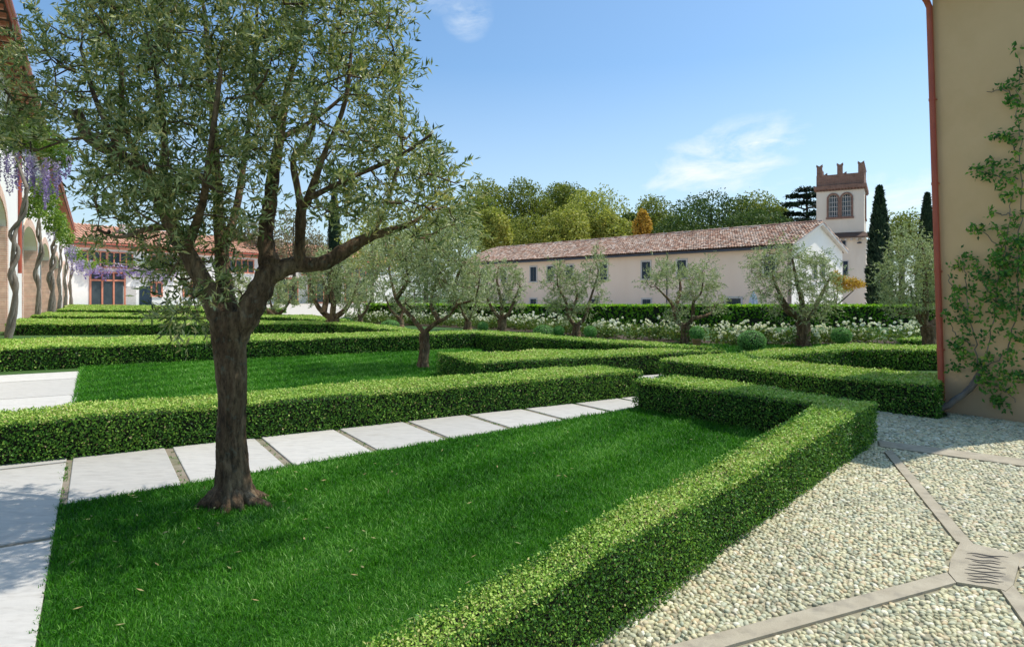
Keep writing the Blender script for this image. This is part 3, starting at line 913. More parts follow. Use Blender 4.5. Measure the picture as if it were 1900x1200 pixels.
def big_olive():
    D0 = 5.3
    base = gp(430, 935)
    root = thing('olive_tree', (base[0], base[1], 0), 'largest and nearest olive tree with thick dark forked trunk on the front lawn', 'olive tree', 'olive trees of the garden')

    def P(px, py, dy=0.0, rpx=10):
        q = wp(px, py, D0 + dy)
        return (*q, rpx / FPX * D0 * (0.73 if py > 590 else 0.82))
    tb = MB()
    limbs = {
        'trunk': [P(436, 940, 0, 46), P(434, 905, 0, 39), P(430, 850, 0, 36), P(428, 780, 0, 34), P(430, 710, 0, 35), P(428, 650, 0, 39), P(428, 605, 0, 47), P(428, 578, 0, 38)],
        'A': [P(418, 622, 0, 24), P(400, 570, 0, 25), P(365, 500, -0.05, 19), P(325, 430, -0.1, 17), P(292, 360, -0.15, 16), P(262, 312, -0.2, 14), P(215, 285, -0.25, 13), P(165, 255, -0.3, 12), P(140, 205, -0.35, 11)],
        'B': [P(438, 635, 0, 24), P(460, 582, 0, 29), P(482, 540, 0.05, 27), P(500, 500, 0.1, 25), P(505, 478, 0.1, 22)],
        'B1': [P(500, 492, 0.1, 24), P(493, 440, 0.15, 17), P(500, 385, 0.2, 16), P(508, 320, 0.25, 14), P(520, 250, 0.3, 11), P(532, 170, 0.4, 8), P(556, 70, 0.4, 5), P(572, -60, 0.4, 3)],
        'B2': [P(508, 505, 0.1, 24), P(545, 492, 0.15, 19), P(600, 488, 0.2, 17), P(645, 462, 0.25, 17), P(685, 440, 0.3, 12), P(722, 428, 0.3, 9), P(775, 408, 0.4, 5), P(835, 350, 0.5, 3)],
        'B3': [P(556, 495, 0.15, 14), P(557, 440, 0.1, 12), P(560, 385, 0.05, 12), P(572, 368, 0.0, 10), P(600, 290, -0.1, 6), P(640, 190, -0.2, 5), P(655, 60, -0.2, 3)],
        'B4': [P(560, 385, 0.05, 9), P(552, 350, 0.1, 8), P(545, 290, 0.1, 7), P(575, 260, 0.2, 6), P(590, 180, 0.3, 4)],
        'C': [P(428, 600, 0.02, 26), P(418, 545, 0.1, 20), P(412, 480, 0.3, 16), P(405, 380, 0.5, 13), P(398, 260, 0.6, 10), P(388, 120, 0.7, 6), P(370, -60, 0.7, 3)],
        'C2': [P(412, 470, 0.3, 12), P(440, 380, 0.6, 9), P(455, 280, 0.8, 7), P(470, 150, 1.0, 5), P(480, -40, 1.0, 3)],
        'A2': [P(300, 372, -0.12, 11), P(305, 300, -0.3, 8), P(300, 200, -0.5, 6), P(275, 60, -0.6, 4)],
        'A3': [P(345, 465, -0.08, 12), P(375, 380, -0.5, 8), P(390, 280, -0.8, 6), P(410, 130, -0.9, 4)],
        'A4': [P(225, 290, -0.25, 8), P(200, 235, -0.3, 6), P(172, 170, -0.2, 5), P(150, 90, -0.1, 3)],
        'A5': [P(318, 420, -0.1, 8), P(275, 425, -0.2, 6), P(220, 440, -0.2, 4), P(180, 425, -0.2, 3)],
        'A6': [P(262, 312, -0.2, 8), P(230, 230, -0.5, 6), P(225, 130, -0.6, 4)],
        'B5': [P(690, 440, 0.3, 6), P(720, 370, 0.5, 5), P(745, 270, 0.5, 4), P(740, 150, 0.5, 3)],
        'B6': [P(515, 260, 0.3, 7), P(600, 210, 0.7, 5), P(700, 120, 0.9, 3)],
        'B7': [P(572, 368, 0.0, 7), P(650, 330, -0.4, 5), P(740, 290, -0.6, 4), P(800, 250, -0.6, 3)],
    }
    nodes = []
    for k, l in limbs.items():
        s = smooth_path(l, 5)
        if k == 'trunk':
            # finer rings with flare and furrows
            s = smooth_path(l, 20)
            V = []
            seg = 84
            an = np.linspace(0, 2 * math.pi, seg, endpoint=False)
            for r in s:
                z = max(r[2], 0)
                fl = 1 + 0.95 * math.exp(-z / 0.09) * (0.5 + 0.5 * np.cos(5 * an + 0.8)) ** 2 + 0.18 * math.exp(-z / 0.2)
                fur = 1 + 0.035 * np.sin(9 * an + 3.0 * z + 1.5 * np.sin(3 * z)) + 0.03 * np.sin(17 * an - 5 * z) + 0.05 * np.sin(3 * an + 2.2 * z) + rng.normal(0, 0.006, seg)
                rg = np.array([mnoise.ridged_multi_fractal(Vector((math.cos(q) * 1.5, math.sin(q) * 1.5, z * 1.9 + 3)), 0.9, 2.2, 5, 1.0, 2.0) for q in an])
                rr = r[3] * fl * fur * (0.93 + 0.13 * (rg - 0.8))
                V.append(np.stack([r[0] + rr * np.cos(an), r[1] + rr * np.sin(an), np.full(seg, max(r[2], -0.02))], 1))
            V = np.array(V); n = len(V)
            i = np.arange(n - 1)[:, None]; j = np.arange(seg)[None]; kk = (j + 1) % seg
            tb.add(V.reshape(-1, 3), np.stack([i * seg + j, i * seg + kk, (i + 1) * seg + kk, (i + 1) * seg + j], -1).reshape(-1, 4), 0.5, 0, True)
            tb.add(V[-1], tuple(range(seg)), 0.5)
        else:
            s = smooth_path(l, 9) if s[0][3] > 0.06 else s
            tb.tube(s[:, :3], s[:, 3] * (1 + 0.05 * np.sin(np.arange(len(s)) * 1.1)), 20 if s[0][3] > 0.06 else 9, 0.5, 0, 0.05)
        if k != 'trunk':
            nodes += list(s[len(s) // 4:, :3])
    # surface roots
    for a, l in ((-2.6, 0.30), (-1.9, 0.26), (-0.9, 0.28), (-0.25, 0.40), (0.5, 0.3), (3.0, 0.30), (2.2, 0.25)):
        x0, y0 = base[0], base[1]
        pr = [(x0 + math.cos(a) * r_, y0 + math.sin(a) * r_ + 0.02 * math.sin(r_ * 30), z_, w_) for r_, z_, w_ in ((0.08, 0.13, 0.07), (0.17, 0.06, 0.05), (l * 0.8, 0.02, 0.035), (l, -0.01, 0.02))]
        s = smooth_path(pr, 4); tb.tube(s[:, :3], s[:, 3], 8, 0.5, 0, 0.12)
    # knots on the trunk base and the fork
    tb.build('trunk', M['bark'], root)
    lobes = [(150, 60, 85), (240, 30, 100), (350, 40, 105), (470, 40, 100), (590, 50, 100), (680, 90, 80), (730, 150, 70), (650, 190, 95), (540, 180, 95), (425, 180, 110), (310, 170, 110),
             (200, 170, 90), (100, 160, 70), (30, 190, 60), (210, 270, 80), (320, 290, 100), (430, 310, 80), (610, 290, 85), (700, 290, 90), (780, 260, 80), (815, 340, 65), (740, 360, 75),
             (640, 360, 60), (250, 380, 85), (340, 420, 85), (205, 410, 50), (375, 500, 70), (300, 500, 45), (335, 545, 42), (425, 430, 45), (160, 330, 30), (55, 240, 50), (20, 120, 40),
             (300, -80, 110), (450, -100, 120), (600, -60, 100), (180, -60, 80), (850, 390, 35), (800, 400, 50), (700, 400, 40), (560, 110, 60), (60, 90, 35), (590, 400, 35), (680, 20, 60), (355, 570, 28), (470, 250, 60)]
    C = []
    for (px, py, r) in lobes:
        e = math.sqrt(max(0.05, 1 - ((px - 440) / 460) ** 2))
        k = max(3, int((r / 100) ** 2 * (26 if px < 480 else 20)))
        for _ in range(k):
            a = random.uniform(0, 6.28); q = math.sqrt(random.random()) * r * 0.9
            dy = random.uniform(-1, 1) * 0.95 * e
            if py > 400 and px > 250: dy *= 0.45
            C.append(wp(px + q * math.cos(a), py + q * math.sin(a), D0 + dy))
    C = np.array(C)
    cb = MB()
    O = branchlets(cb, nodes, C, 0.014, 0.004)
    cb.M = [np.ones_like(q) for q in cb.M]
    nt_ = 7
    CC = np.repeat(C, nt_, 0) + rng.normal(0, 0.05, (len(C) * nt_, 3)); OO = np.repeat(O, nt_, 0)
    leaves_on_twigs(cb, CC, OO, 14, 0.22, 0.064, 0.0155, 0.24, 0.58)
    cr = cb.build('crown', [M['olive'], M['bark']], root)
    print('big olive leaves', len(cr.data.polygons))


big_olive()


def olive(base_px, base_py, limbs, lobes, label, dens=1.0, pale=True, rb=12, leaf=None, d=None):
    """limbs and lobes are given as seen from the camera, depth comes from the base"""
    if d is None: x, d, _ = gp(base_px, base_py)
    x = (base_px - 950) / FPX * d
    root = thing('olive_tree', (x, d, 0), label, 'olive tree', 'olive trees of the garden')
    sc_ = d / FPX
    tb = MB(); nodes = []
    fx, fy = limbs[0][1][:2] if False else limbs[0][0][:2]
    fork = wp(fx, fy, d)
    tr = smooth_path([(x, d, -0.02, rb * 1.35 * sc_), (x, d, 0.12, rb * 1.05 * sc_), (x + (fork[0] - x) * 0.5 + 0.02, d, fork[2] * 0.55, rb * 0.92 * sc_), (*fork, rb * 0.98 * sc_)], 5)
    tb.tube(tr[:, :3], tr[:, 3], 12, 0.5, 0, 0.09)
    for l in limbs:
        n = len(l)
        dy = random.uniform(-0.8, 0.8)
        pp = [(*wp(q[0], q[1], d + dy * i / (n - 1)), rb * sc_ * (0.44 * (1 - i / (n - 0.3)) + 0.05)) for i, q in enumerate(l)]
        s = smooth_path(pp, 5)
        tb.tube(s[:, :3], s[:, 3], 8, 0.5, 0, 0.08)
        nodes += list(s[len(s) // 3:, :3])
    C = []
    cx = np.mean([l[0] for l in lobes]); sw = max(abs(l[0] - cx) + l[2] for l in lobes)
    for (px, py, r) in lobes:
        e = math.sqrt(max(0.1, 1 - ((px - cx) / (sw * 1.05)) ** 2))
        for _ in range(max(3, int(r * r / 48 * dens))):
            a = random.uniform(0, 6.28); q = math.sqrt(random.random()) * r * 0.8
            C.append(wp(px + q * math.cos(a), py + q * math.sin(a), d + random.uniform(-1, 1) * sw * sc_ * 0.7 * e))
    C = np.array(C)
    cb = MB()
    O = branchlets(cb, nodes, C, 0.022, 0.008, 3)
    cb.M = [np.ones_like(q) for q in cb.M]
    tb.build('trunk', M['bark'], root)
    lf = leaf or max(0.07, 0.0036 * d)
    CC = np.repeat(C, 7, 0) + rng.normal(0, 0.10, (len(C) * 7, 3))
    leaves_on_twigs(cb, CC, np.repeat(O, 7, 0), 11, 0.27, lf, lf * 0.30, 0.2, 0.48, 0.15)
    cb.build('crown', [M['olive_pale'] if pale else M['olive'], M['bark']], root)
    return root


olive(785, 683, [[(787, 618), (765, 590), (738, 560), (727, 525), (722, 490), (735, 450)], [(787, 618), (808, 600), (830, 588), (850, 565), (880, 555), (890, 520)], [(735, 555), (755, 520), (750, 470)], [(815, 597), (800, 560), (815, 510), (840, 460)], [(845, 572), (845, 530), (860, 480)]],
      [(705, 475, 36), (735, 450, 32), (770, 470, 38), (810, 450, 38), (850, 450, 40), (870, 490, 35), (835, 500, 38), (795, 520, 36), (760, 510, 30), (830, 550, 30), (870, 540, 28), (890, 515, 20), (700, 510, 22), (850, 415, 28), (775, 560, 18)],
      'second nearest olive, slim trunk forked like a Y, on the second lawn', 1.15, True, 10)
olive(617, 617, [[(617, 592), (600, 580), (585, 560), (575, 530), (572, 500)], [(617, 592), (618, 560), (612, 520), (620, 490)], [(617, 592), (640, 575), (655, 550), (665, 520)], [(600, 582), (606, 545), (595, 510)]],
      [(580, 510, 26), (605, 490, 26), (635, 490, 26), (660, 510, 24), (672, 540, 22), (640, 530, 28), (605, 530, 28), (580, 545, 18), (630, 560, 20), (655, 565, 18), (595, 480, 16)],
      'olive with a short stout dark trunk standing behind the long turning hedge', 1.3, True, 13)
olive(931, 617, [[(931, 592), (918, 580), (907, 560), (900, 530)], [(931, 592), (930, 560), (922, 520), (925, 495)], [(931, 592), (945, 580), (955, 555), (965, 530)]],
      [(905, 520, 20), (925, 500, 20), (950, 505, 20), (965, 530, 17), (940, 535, 24), (912, 550, 20), (955, 560, 18), (890, 545, 14), (925, 570, 14)],
      'small olive with dark trunk between two potted topiary balls and the far roses', 1.4, True, 9)
olive(1069, 626, [[(1069, 606), (1055, 588), (1050, 560), (1035, 530), (1035, 500)], [(1069, 606), (1085, 590), (1092, 565), (1100, 540), (1110, 505), (1105, 485)], [(1052, 585), (1070, 555), (1068, 530)]],
      [(1030, 505, 20), (1040, 530, 24), (1030, 560, 22), (1060, 560, 24), (1075, 535, 22), (1100, 500, 22), (1115, 520, 18), (1108, 480, 16), (1060, 510, 16), (1090, 575, 14), (1020, 535, 14), (1055, 585, 14), (1115, 555, 14)],
      'olive with two rising limbs left of the third potted topiary ball', 1.4, True, 8)
olive(1271, 640, [[(1271, 605), (1255, 595), (1247, 565), (1230, 545), (1215, 530)], [(1271, 605), (1285, 590), (1287, 560), (1300, 545), (1305, 520)], [(1286, 590), (1300, 588), (1320, 580), (1328, 560)], [(1250, 580), (1262, 540), (1260, 510)]],
      [(1205, 522, 18), (1230, 515, 22), (1232, 495, 16), (1255, 510, 24), (1285, 505, 22), (1312, 510, 20), (1325, 535, 20), (1300, 540, 24), (1265, 545, 24), (1335, 560, 16), (1255, 575, 20), (1310, 565, 18), (1318, 490, 12), (1262, 595, 14)],
      'olive with curved limbs immediately left of the full terracotta pot', 1.3, True, 9)
olive(1490, 644, [[(1490, 598), (1475, 585), (1455, 560), (1440, 530), (1430, 500)], [(1490, 598), (1488, 560), (1478, 520), (1470, 480)], [(1490, 598), (1510, 575), (1525, 545), (1540, 515)], [(1475, 583), (1460, 578), (1440, 545)]],
      [(1405, 495, 22), (1430, 480, 24), (1460, 470, 24), (1490, 485, 26), (1520, 490, 26), (1545, 510, 22), (1535, 540, 26), (1500, 530, 30), (1465, 520, 28), (1435, 520, 24), (1420, 545, 20), (1445, 565, 22), (1520, 570, 22), (1490, 575, 22), (1545, 560, 16), (1402, 520, 14)],
      'broad pale olive with the stoutest far trunk, in front of the white gable wall', 1.25, True, 13)
olive(1724, 664, [[(1722, 605), (1705, 590), (1695, 560), (1690, 530)], [(1722, 605), (1740, 590), (1750, 560), (1745, 520)], [(1715, 598), (1718, 550), (1715, 500), (1712, 460)]],
      [(1645, 530, 24), (1660, 495, 26), (1672, 465, 24), (1695, 445, 24), (1690, 490, 30), (1720, 480, 30), (1745, 470, 24), (1720, 520, 32), (1690, 530, 30), (1665, 555, 24), (1740, 540, 30), (1700, 570, 24), (1755, 500, 24), (1735, 580, 20), (1655, 575, 14), (1680, 430, 16)],
      'pale olive beside the red downpipe, between the two dark cypresses', 1.1, True, 13, d=18.0)
olive(516, 598, [[(516, 585), (505, 572), (500, 550)], [(516, 585), (530, 570), (545, 545), (548, 525)]],
      [(500, 540, 20), (525, 525, 20), (545, 535, 18), (515, 560, 18), (490, 560, 16), (540, 560, 14), (500, 515, 12)], 'small Y forked olive seen to the right of the big trunk', 1.5, True, 7)
olive(667, 601, [[(667, 590), (680, 575), (690, 550)], [(667, 590), (665, 560), (660, 530)]],
      [(660, 530, 20), (685, 525, 18), (695, 550, 16), (672, 560, 18), (705, 530, 14)], 'far olive half hidden between the stout trunk and the Y forked tree', 1.4, True, 7)
olive(742, 606, [[(742, 592), (725, 575), (715, 550)], [(742, 592), (750, 570), (755, 545)]],
      [(720, 545, 20), (740, 530, 20), (760, 550, 18), (735, 570, 16)], 'far olive directly behind the Y forked limb at the roses', 1.4, True, 7)
olive(440, 589, [[(440, 578), (425, 562), (420, 545)], [(440, 578), (452, 560), (462, 540)]],
      [(425, 545, 20), (445, 525, 22), (465, 545, 20), (440, 560, 18)], 'pale far olive glimpsed in the fork of the big trunk', 1.4, True, 7)
olive(501, 592, [[(501, 580), (490, 568), (485, 550)], [(501, 580), (512, 566), (520, 550)]],
      [(490, 550, 16), (510, 540, 18), (525, 555, 14)], 'farthest small olive overlapping the small Y forked olive', 1.4, True, 8)
olive(868, 612, [[(868, 596), (858, 580), (852, 560)], [(868, 596), (878, 575), (886, 555)]],
      [(850, 560, 18), (870, 545, 20), (888, 560, 18), (868, 575, 16), (870, 520, 16)], 'far olive hidden behind the right side of the Y forked crown', 1.4, True, 7)


# ------------------------------------------------------------------ park trees far behind
def far_tree(px, top, hw, d, mat, label, name='park_tree', base_py=None, cat='tree', shape=1.0, n=7000, leaf=0.32, trunk=0.5, group='trees of the park behind the farmhouse', lobes=13, rzk=1.15):
    x, _, ztop = wp(px, top, d)
    r = hw / FPX * d * 1.28; n = int(n * 1.7)
    root = thing(name, (x, d, 0), label, cat, group)
    rz = min(ztop * 0.42, r * rzk); zmid = ztop - rz * 0.97
    tb = MB()
    s = smooth_path([(x, d, -0.1, trunk), (x + 0.1, d, zmid * 0.5, trunk * 0.8), (x - 0.1, d, zmid, trunk * 0.5), (x, d, ztop * 0.85, 0.1)], 4)
    tb.tube(s[:, :3], s[:, 3], 8, 0.5, 0, 0.05)
    cs = []
    for i in range(lobes):
        a = i * 2.399 + random.uniform(-0.4, 0.4); e = random.uniform(-0.75, 0.95)
        q = math.sqrt(max(0, 1 - e * e)) * 0.62
        cs.append((x + math.cos(a) * q * r, d + math.sin(a) * q * r, zmid + e * rz * 0.66, random.uniform(0.36, 0.55)))
    cs.append((x, d, ztop - rz * 0.45, 0.42))
    for c_ in cs:
        tb.tube([(x, d, zmid * 0.62), ((x + c_[0]) / 2, (d + c_[1]) / 2, (zmid * 0.6 + c_[2]) / 2 + 0.3), c_[:3]], [trunk * 0.35, trunk * 0.22, 0.05], 5, cap=False)
    tb.build('trunk', M['far_trunk'], root)
    cb = MB()
    per = n // len(cs)
    for c_ in cs:
        rr = c_[3] * np.array([r, r, rz * shape])
        p = unit(rng.normal(0, 1, (per, 3)))
        rad = 0.70 + 0.32 * rng.random((per, 1)) ** 0.7
        # knobbly surface
        kn = 1 + 0.10 * np.sin(p[:, :1] * 9 + c_[0]) * np.sin(p[:, 1:2] * 8) + 0.08 * np.sin(p[:, 2:] * 11 + c_[1])
        P = np.array(c_[:3]) + p * rr * rad * kn
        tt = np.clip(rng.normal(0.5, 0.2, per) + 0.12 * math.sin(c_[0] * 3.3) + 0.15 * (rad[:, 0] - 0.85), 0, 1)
        leaf_cards(cb, P, rng.normal(0, 1, (per, 3)), p * 0.8 + rng.normal(0, 0.7, (per, 3)), leaf * (0.7 + 0.7 * rng.random(per)), leaf * 0.7, tt, 0, 0.1)
    cb.build('crown', M[mat], root)
    return root


far_tree(905, 332, 50, 92, 'far_green', 'olive green park tree rising just right of the big olive crown')
far_tree(968, 336, 52, 95, 'far_green', 'round topped green park tree with dark hollow centre')
far_tree(1045, 342, 42, 98, 'far_green', 'greyish green park tree behind the yellow green one')
far_tree(1098, 358, 66, 90, 'far_yellow', 'broad yellow green park tree left of the gap of sky', n=6500)
far_tree(1050, 388, 50, 84, 'far_yellow', 'lower yellow green tree above the farmhouse roof ridge')
far_tree(912, 385, 30, 80, 'far_yellow', 'small bright yellow green tree at the left end of the farmhouse roof')
far_tree(1130, 395, 34, 84, 'far_yellow', 'yellow green tree on the left rim of the gap of sky')
far_tree(1385, 390, 70, 80, 'far_dark', 'low dark green tree mass filling in above the right half of the roof', n=6000, leaf=0.3)
far_tree(1265, 392, 56, 82, 'far_dark', 'low dark green tree right of the orange tree', n=5000, leaf=0.3)
far_tree(990, 400, 56, 86, 'far_green', 'low green tree filling in behind the left part of the roof', n=5000, leaf=0.3)
far_tree(1222, 362, 56, 90, 'far_green', 'mid green park tree behind the orange sapling')
far_tree(1191, 385, 13, 78, 'far_orange', 'small orange autumn tree above the roof ridge', n=1500, leaf=0.3, trunk=0.12, lobes=7, shape=0.8, rzk=2.3)
far_tree(1178, 398, 26, 88, 'far_dark', 'dark low tree left of the orange sapling')
far_tree(1320, 350, 68, 88, 'far_dark', 'dark broad evergreen oak at the middle of the park skyline', n=7500, leaf=0.3)
far_tree(1385, 362, 58, 92, 'far_green', 'olive green tree leaning right of the dark evergreen oak', n=6000)
far_tree(1425, 382, 34, 90, 'far_green', 'last lower green tree before the cedar')
far_tree(1672, 394, 34, 98, 'far_green', 'pale green tree between the two cypresses', n=3000)
far_tree(1765, 400, 50, 98, 'far_green', 'green tree mostly hidden by the beige house corner', n=2000)
far_tree(545, 385, 48, 150, 'far_bare', 'thin brownish tree behind the orange roofed building, seen left of the limb', n=2600, leaf=0.5, lobes=9)
far_tree(455, 395, 46, 150, 'far_bare', 'brown thin tree behind the orange roof, seen in the trunk fork', n=2600, leaf=0.5, lobes=9)
far_tree(690, 400, 50, 150, 'far_yellow', 'yellowish tree seen through the lower right leaves of the big olive', n=3000, leaf=0.5)
far_tree(790, 385, 56, 120, 'far_green', 'green tree behind the crown tip of the big olive', n=3000, leaf=0.5)
far_tree(700, 572, 28, 46, 'yew', 'dense green shrub left of the white roses', 'garden_shrub', cat='shrub', n=1500, leaf=0.16, trunk=0.06, group='', lobes=7)


def cypress(px, top, base, hw, d, label, lean=0):
    x, _, zt = wp(px, top, d)
    root = thing('cypress_tree', (x, d, 0), label, 'cypress', 'dark cypress trees')
    tb = MB(); tb.tube([(x, d, 0), (x, d, zt * 0.9)], [0.25, 0.05], 7, 0.5); tb.build('trunk', M['far_trunk'], root)
    n = 9000; z = rng.random(n)
    r = hw / FPX * d
    prof = np.interp(z, [0, 0.08, 0.35, 0.6, 0.8, 0.93, 1], [0.75, 0.95, 1.0, 0.76, 0.42, 0.13, 0.0])
    a = rng.random(n) * 6.283
    rr = r * prof * (0.78 + 0.22 * rng.random(n)) * (1 + 0.10 * np.sin(a * 5 + z * 23) + 0.06 * np.sin(z * 60))
    P = np.stack([x + rr * np.cos(a), d + rr * np.sin(a), z * zt], 1)
    out = np.stack([np.cos(a), np.sin(a), np.zeros(n)], 1)
    cb = MB()
    leaf_cards(cb, P, np.array([0, 0, 1.0]) + out * 0.3 + rng.normal(0, 0.3, (n, 3)), out + rng.normal(0, 0.5, (n, 3)), 0.5, 0.2, np.clip(rng.normal(0.5, 0.25, n), 0, 1), 0)
    cb.tube([(x, d, 0), (x, d, zt * 0.1), (x, d, zt * 0.4), (x, d, zt * 0.8), (x, d, zt * 0.97)], [r * 0.6, r * 0.75, r * 0.78, r * 0.42, 0.05], 10, 0.1, 0, 0.05)
    cb.build('crown', M['conifer'], root)


cypress(1632, 352, 565, 19, 56, 'tall dark cypress hugging the right side of the tower')
cypress(1720, 364, 500, 16, 66, 'second, slimmer cypress behind the pale olive near the downpipe')
cypress(620, 325, 500, 14, 160, 'distant dark cypress seen through the leaves of the big olive')


def cedar():
    d = 86
    x, _, zt = wp(1496, 350, d)
    root = thing('cedar_tree', (x, d, 0), 'dark cedar with flat layered branches left of the tower', 'cedar')
    tb = MB(); tb.tube([(x, d, 0), (x + 0.3, d, zt * 0.5), (x, d, zt)], [0.5, 0.35, 0.05], 8, 0.5)
    cb = MB()
    pads = [(1496, 352, 22, 0), (1475, 364, 18, 1), (1514, 362, 18, -1), (1466, 380, 16, -1), (1495, 376, 24, 0), (1521, 382, 16, 1), (1470, 397, 22, 1), (1508, 396, 22, -1), (1490, 408, 30, 0), (1455, 408, 16, 0), (1530, 405, 16, 0), (1500, 364, 12, 2)]
    for (px, py, w, q) in pads:
        dd = d + q * 1.2
        c_ = np.array(wp(px, py, dd)); r = w / FPX * d
        tb.tube([(x, d, c_[2] - 0.5), tuple(c_)], [0.14, 0.04], 4, cap=False)
        n = 520
        p = rng.normal(0, 1, (n, 3)); p = unit(p) * rng.random((n, 1)) ** 0.5
        P = c_ + p * np.array([r, r * 0.9, 0.32])
        leaf_cards(cb, P, rng.normal(0, 1, (n, 3)) * [1, 1, 0.3], rng.normal(0, 0.4, (n, 3)) + [0, 0, 1], 0.45, 0.2, rng.random(n))
    tb.build('trunk', M['far_trunk'], root); cb.build('crown', M['conifer'], root)


cedar()


def small_yellow():
    d = 41
    x, _, zt = wp(1575, 512, d)
    root = thing('autumn_shrub', (x, d, 0), 'small yellow orange leaning tree at the foot of the tower', 'shrub')
    tb = MB()
    for a, b2 in (((1551, 566), (1556, 530)), ((1553, 566), (1585, 538)), ((1551, 566), (1545, 525))):
        p0 = wp(*a, d); p1 = wp(*b2, d)
        tb.tube([(p0[0], d, 0), p0, p1], [0.09, 0.06, 0.02], 6, 0.5)
    tb.build('trunk', M['far_trunk'], root)
    cb = MB()
    for (px, py, w, h) in ((1575, 522, 22, 9), (1590, 528, 16, 8), (1558, 520, 14, 12), (1548, 515, 10, 14), (1565, 535, 16, 8)):
        c_ = np.array(wp(px, py, d)); n = 420
        p = unit(rng.normal(0, 1, (n, 3))) * rng.random((n, 1)) ** 0.5
        P = c_ + p * np.array([w, w, h]) / FPX * d
        leaf_cards(cb, P, rng.normal(0, 1, (n, 3)), rng.normal(0, 1, (n, 3)), 0.13, 0.09, rng.random(n))
    cb.build('crown', M['far_orange'], root)


small_yellow()


# ------------------------------------------------------------------ building helpers
class Frame:
    """facade frame: u along the wall, o outward, z up"""
    def __init__(s, O, du, flip=False, z0=0.0):
        s.O = np.array(O, float); s.du = unit(np.array(du, float)); s.dn = np.array([s.du[1], -s.du[0]]) * (-1 if flip else 1); s.z0 = z0

    def P(s, u, o, z):
        p = s.O + s.du * u + s.dn * o
        return (p[0], p[1], z)

    def u(s, px):
        k = (px - 950) / FPX
        return (s.O[0] - k * s.O[1]) / (k * s.du[1] - s.du[0])

    def z(s, px, py):
        y = s.O[1] + s.du[1] * s.u(px)
        return EYE + (550 - py) / FPX * y

    def box(s, mb, u0, u1, o0, o1, z0, z1, t=None, m=0):
        v = [s.P(u0, o0, z0), s.P(u1, o0, z0), s.P(u1, o1, z0), s.P(u0, o1, z0), s.P(u0, o0, z1), s.P(u1, o0, z1), s.P(u1, o1, z1), s.P(u0, o1, z1)]
        mb.hexa(v, t, m)

    def poly(s, mb, pts, o0, o1, t=None, m=0):
        mb.prism([s.P(u, o0, z) for u, z in pts], np.array(s.P(0, o1, 0)) - np.array(s.P(0, o0, 0)), t, m)


def arch_wall(mb, F, u0, u1, z0, z1, ops, th, m=0, nseg=12):
    """wall with arched openings: ops = (centre, width, sill, spring, rise)"""
    ops = sorted(ops)
    cur = u0
    for (c_, w, zs, zp, rise) in ops:
        F.box(mb, cur, c_ - w / 2, -th, 0, z0, z1, 0.5, m)
        if zs > z0 + 0.01: F.box(mb, c_ - w / 2, c_ + w / 2, -th, 0, z0, zs, 0.5, m)
        us = c_ - w / 2 * np.cos(np.linspace(0, math.pi, nseg + 1)); zz = zp + rise * np.sin(np.linspace(0, math.pi, nseg + 1))
        for i in range(nseg):
            F.poly(mb, [(us[i], zz[i]), (us[i + 1], zz[i + 1]), (us[i + 1], z1), (us[i], z1)], -th, 0, 0.5, m)
        cur = c_ + w / 2
    F.box(mb, cur, u1, -th, 0, z0, z1, 0.5, m)


def arch_band(mb, F, c_, w, zs, zp, rise, bw, o0, o1, m=0, nseg=14, t=None):
    """raised band round an arched opening"""
    a = np.linspace(0, math.pi, nseg + 1)
    ui, zi = c_ - w / 2 * np.cos(a), zp + rise * np.sin(a)
    uo, zo = c_ - (w / 2 + bw) * np.cos(a), zp + (rise + bw) * np.sin(a)
    for i in range(nseg):
        F.poly(mb, [(ui[i], zi[i]), (uo[i], zo[i]), (uo[i + 1], zo[i + 1]), (ui[i + 1], zi[i + 1])], o0, o1, t, m)
    F.box(mb, c_ - w / 2 - bw, c_ - w / 2, o0, o1, zs, zp, t, m)
    F.box(mb, c_ + w / 2, c_ + w / 2 + bw, o0, o1, zs, zp, t, m)


def shutter_window(root, F, uc, z0, z1, w, trim='stone_trim'):
    b = MB(); s = 0.13
    F.box(b, uc - w / 2 - s, uc - w / 2, 0.002, 0.05, z0, z1)
    F.box(b, uc + w / 2, uc + w / 2 + s, 0.002, 0.05, z0, z1)
    F.box(b, uc - w / 2 - s, uc + w / 2 + s, 0.002, 0.055, z1, z1 + s)
    win = b.build('window', M[trim], root)
    b = MB(); F.box(b, uc - w / 2 - s - 0.05, uc + w / 2 + s + 0.05, 0.002, 0.11, z0 - 0.12, z0); b.build('sill', M[trim], win)
    for sgn in (-1, 1):
        b = MB()
        a0, a1 = (uc - w / 2, uc - 0.012) if sgn < 0 else (uc + 0.012, uc + w / 2)
        F.box(b, a0, a1, 0.004, 0.02, z0, z1)
        k = int((z1 - z0) / 0.11)
        for i in range(k):
            za = z0 + 0.06 + i * (z1 - z0 - 0.12) / k
            F.box(b, a0 + 0.05, a1 - 0.05, 0.021, 0.032, za, za + 0.05)
        b.build('shutter', M['shutter'], win)
    return win


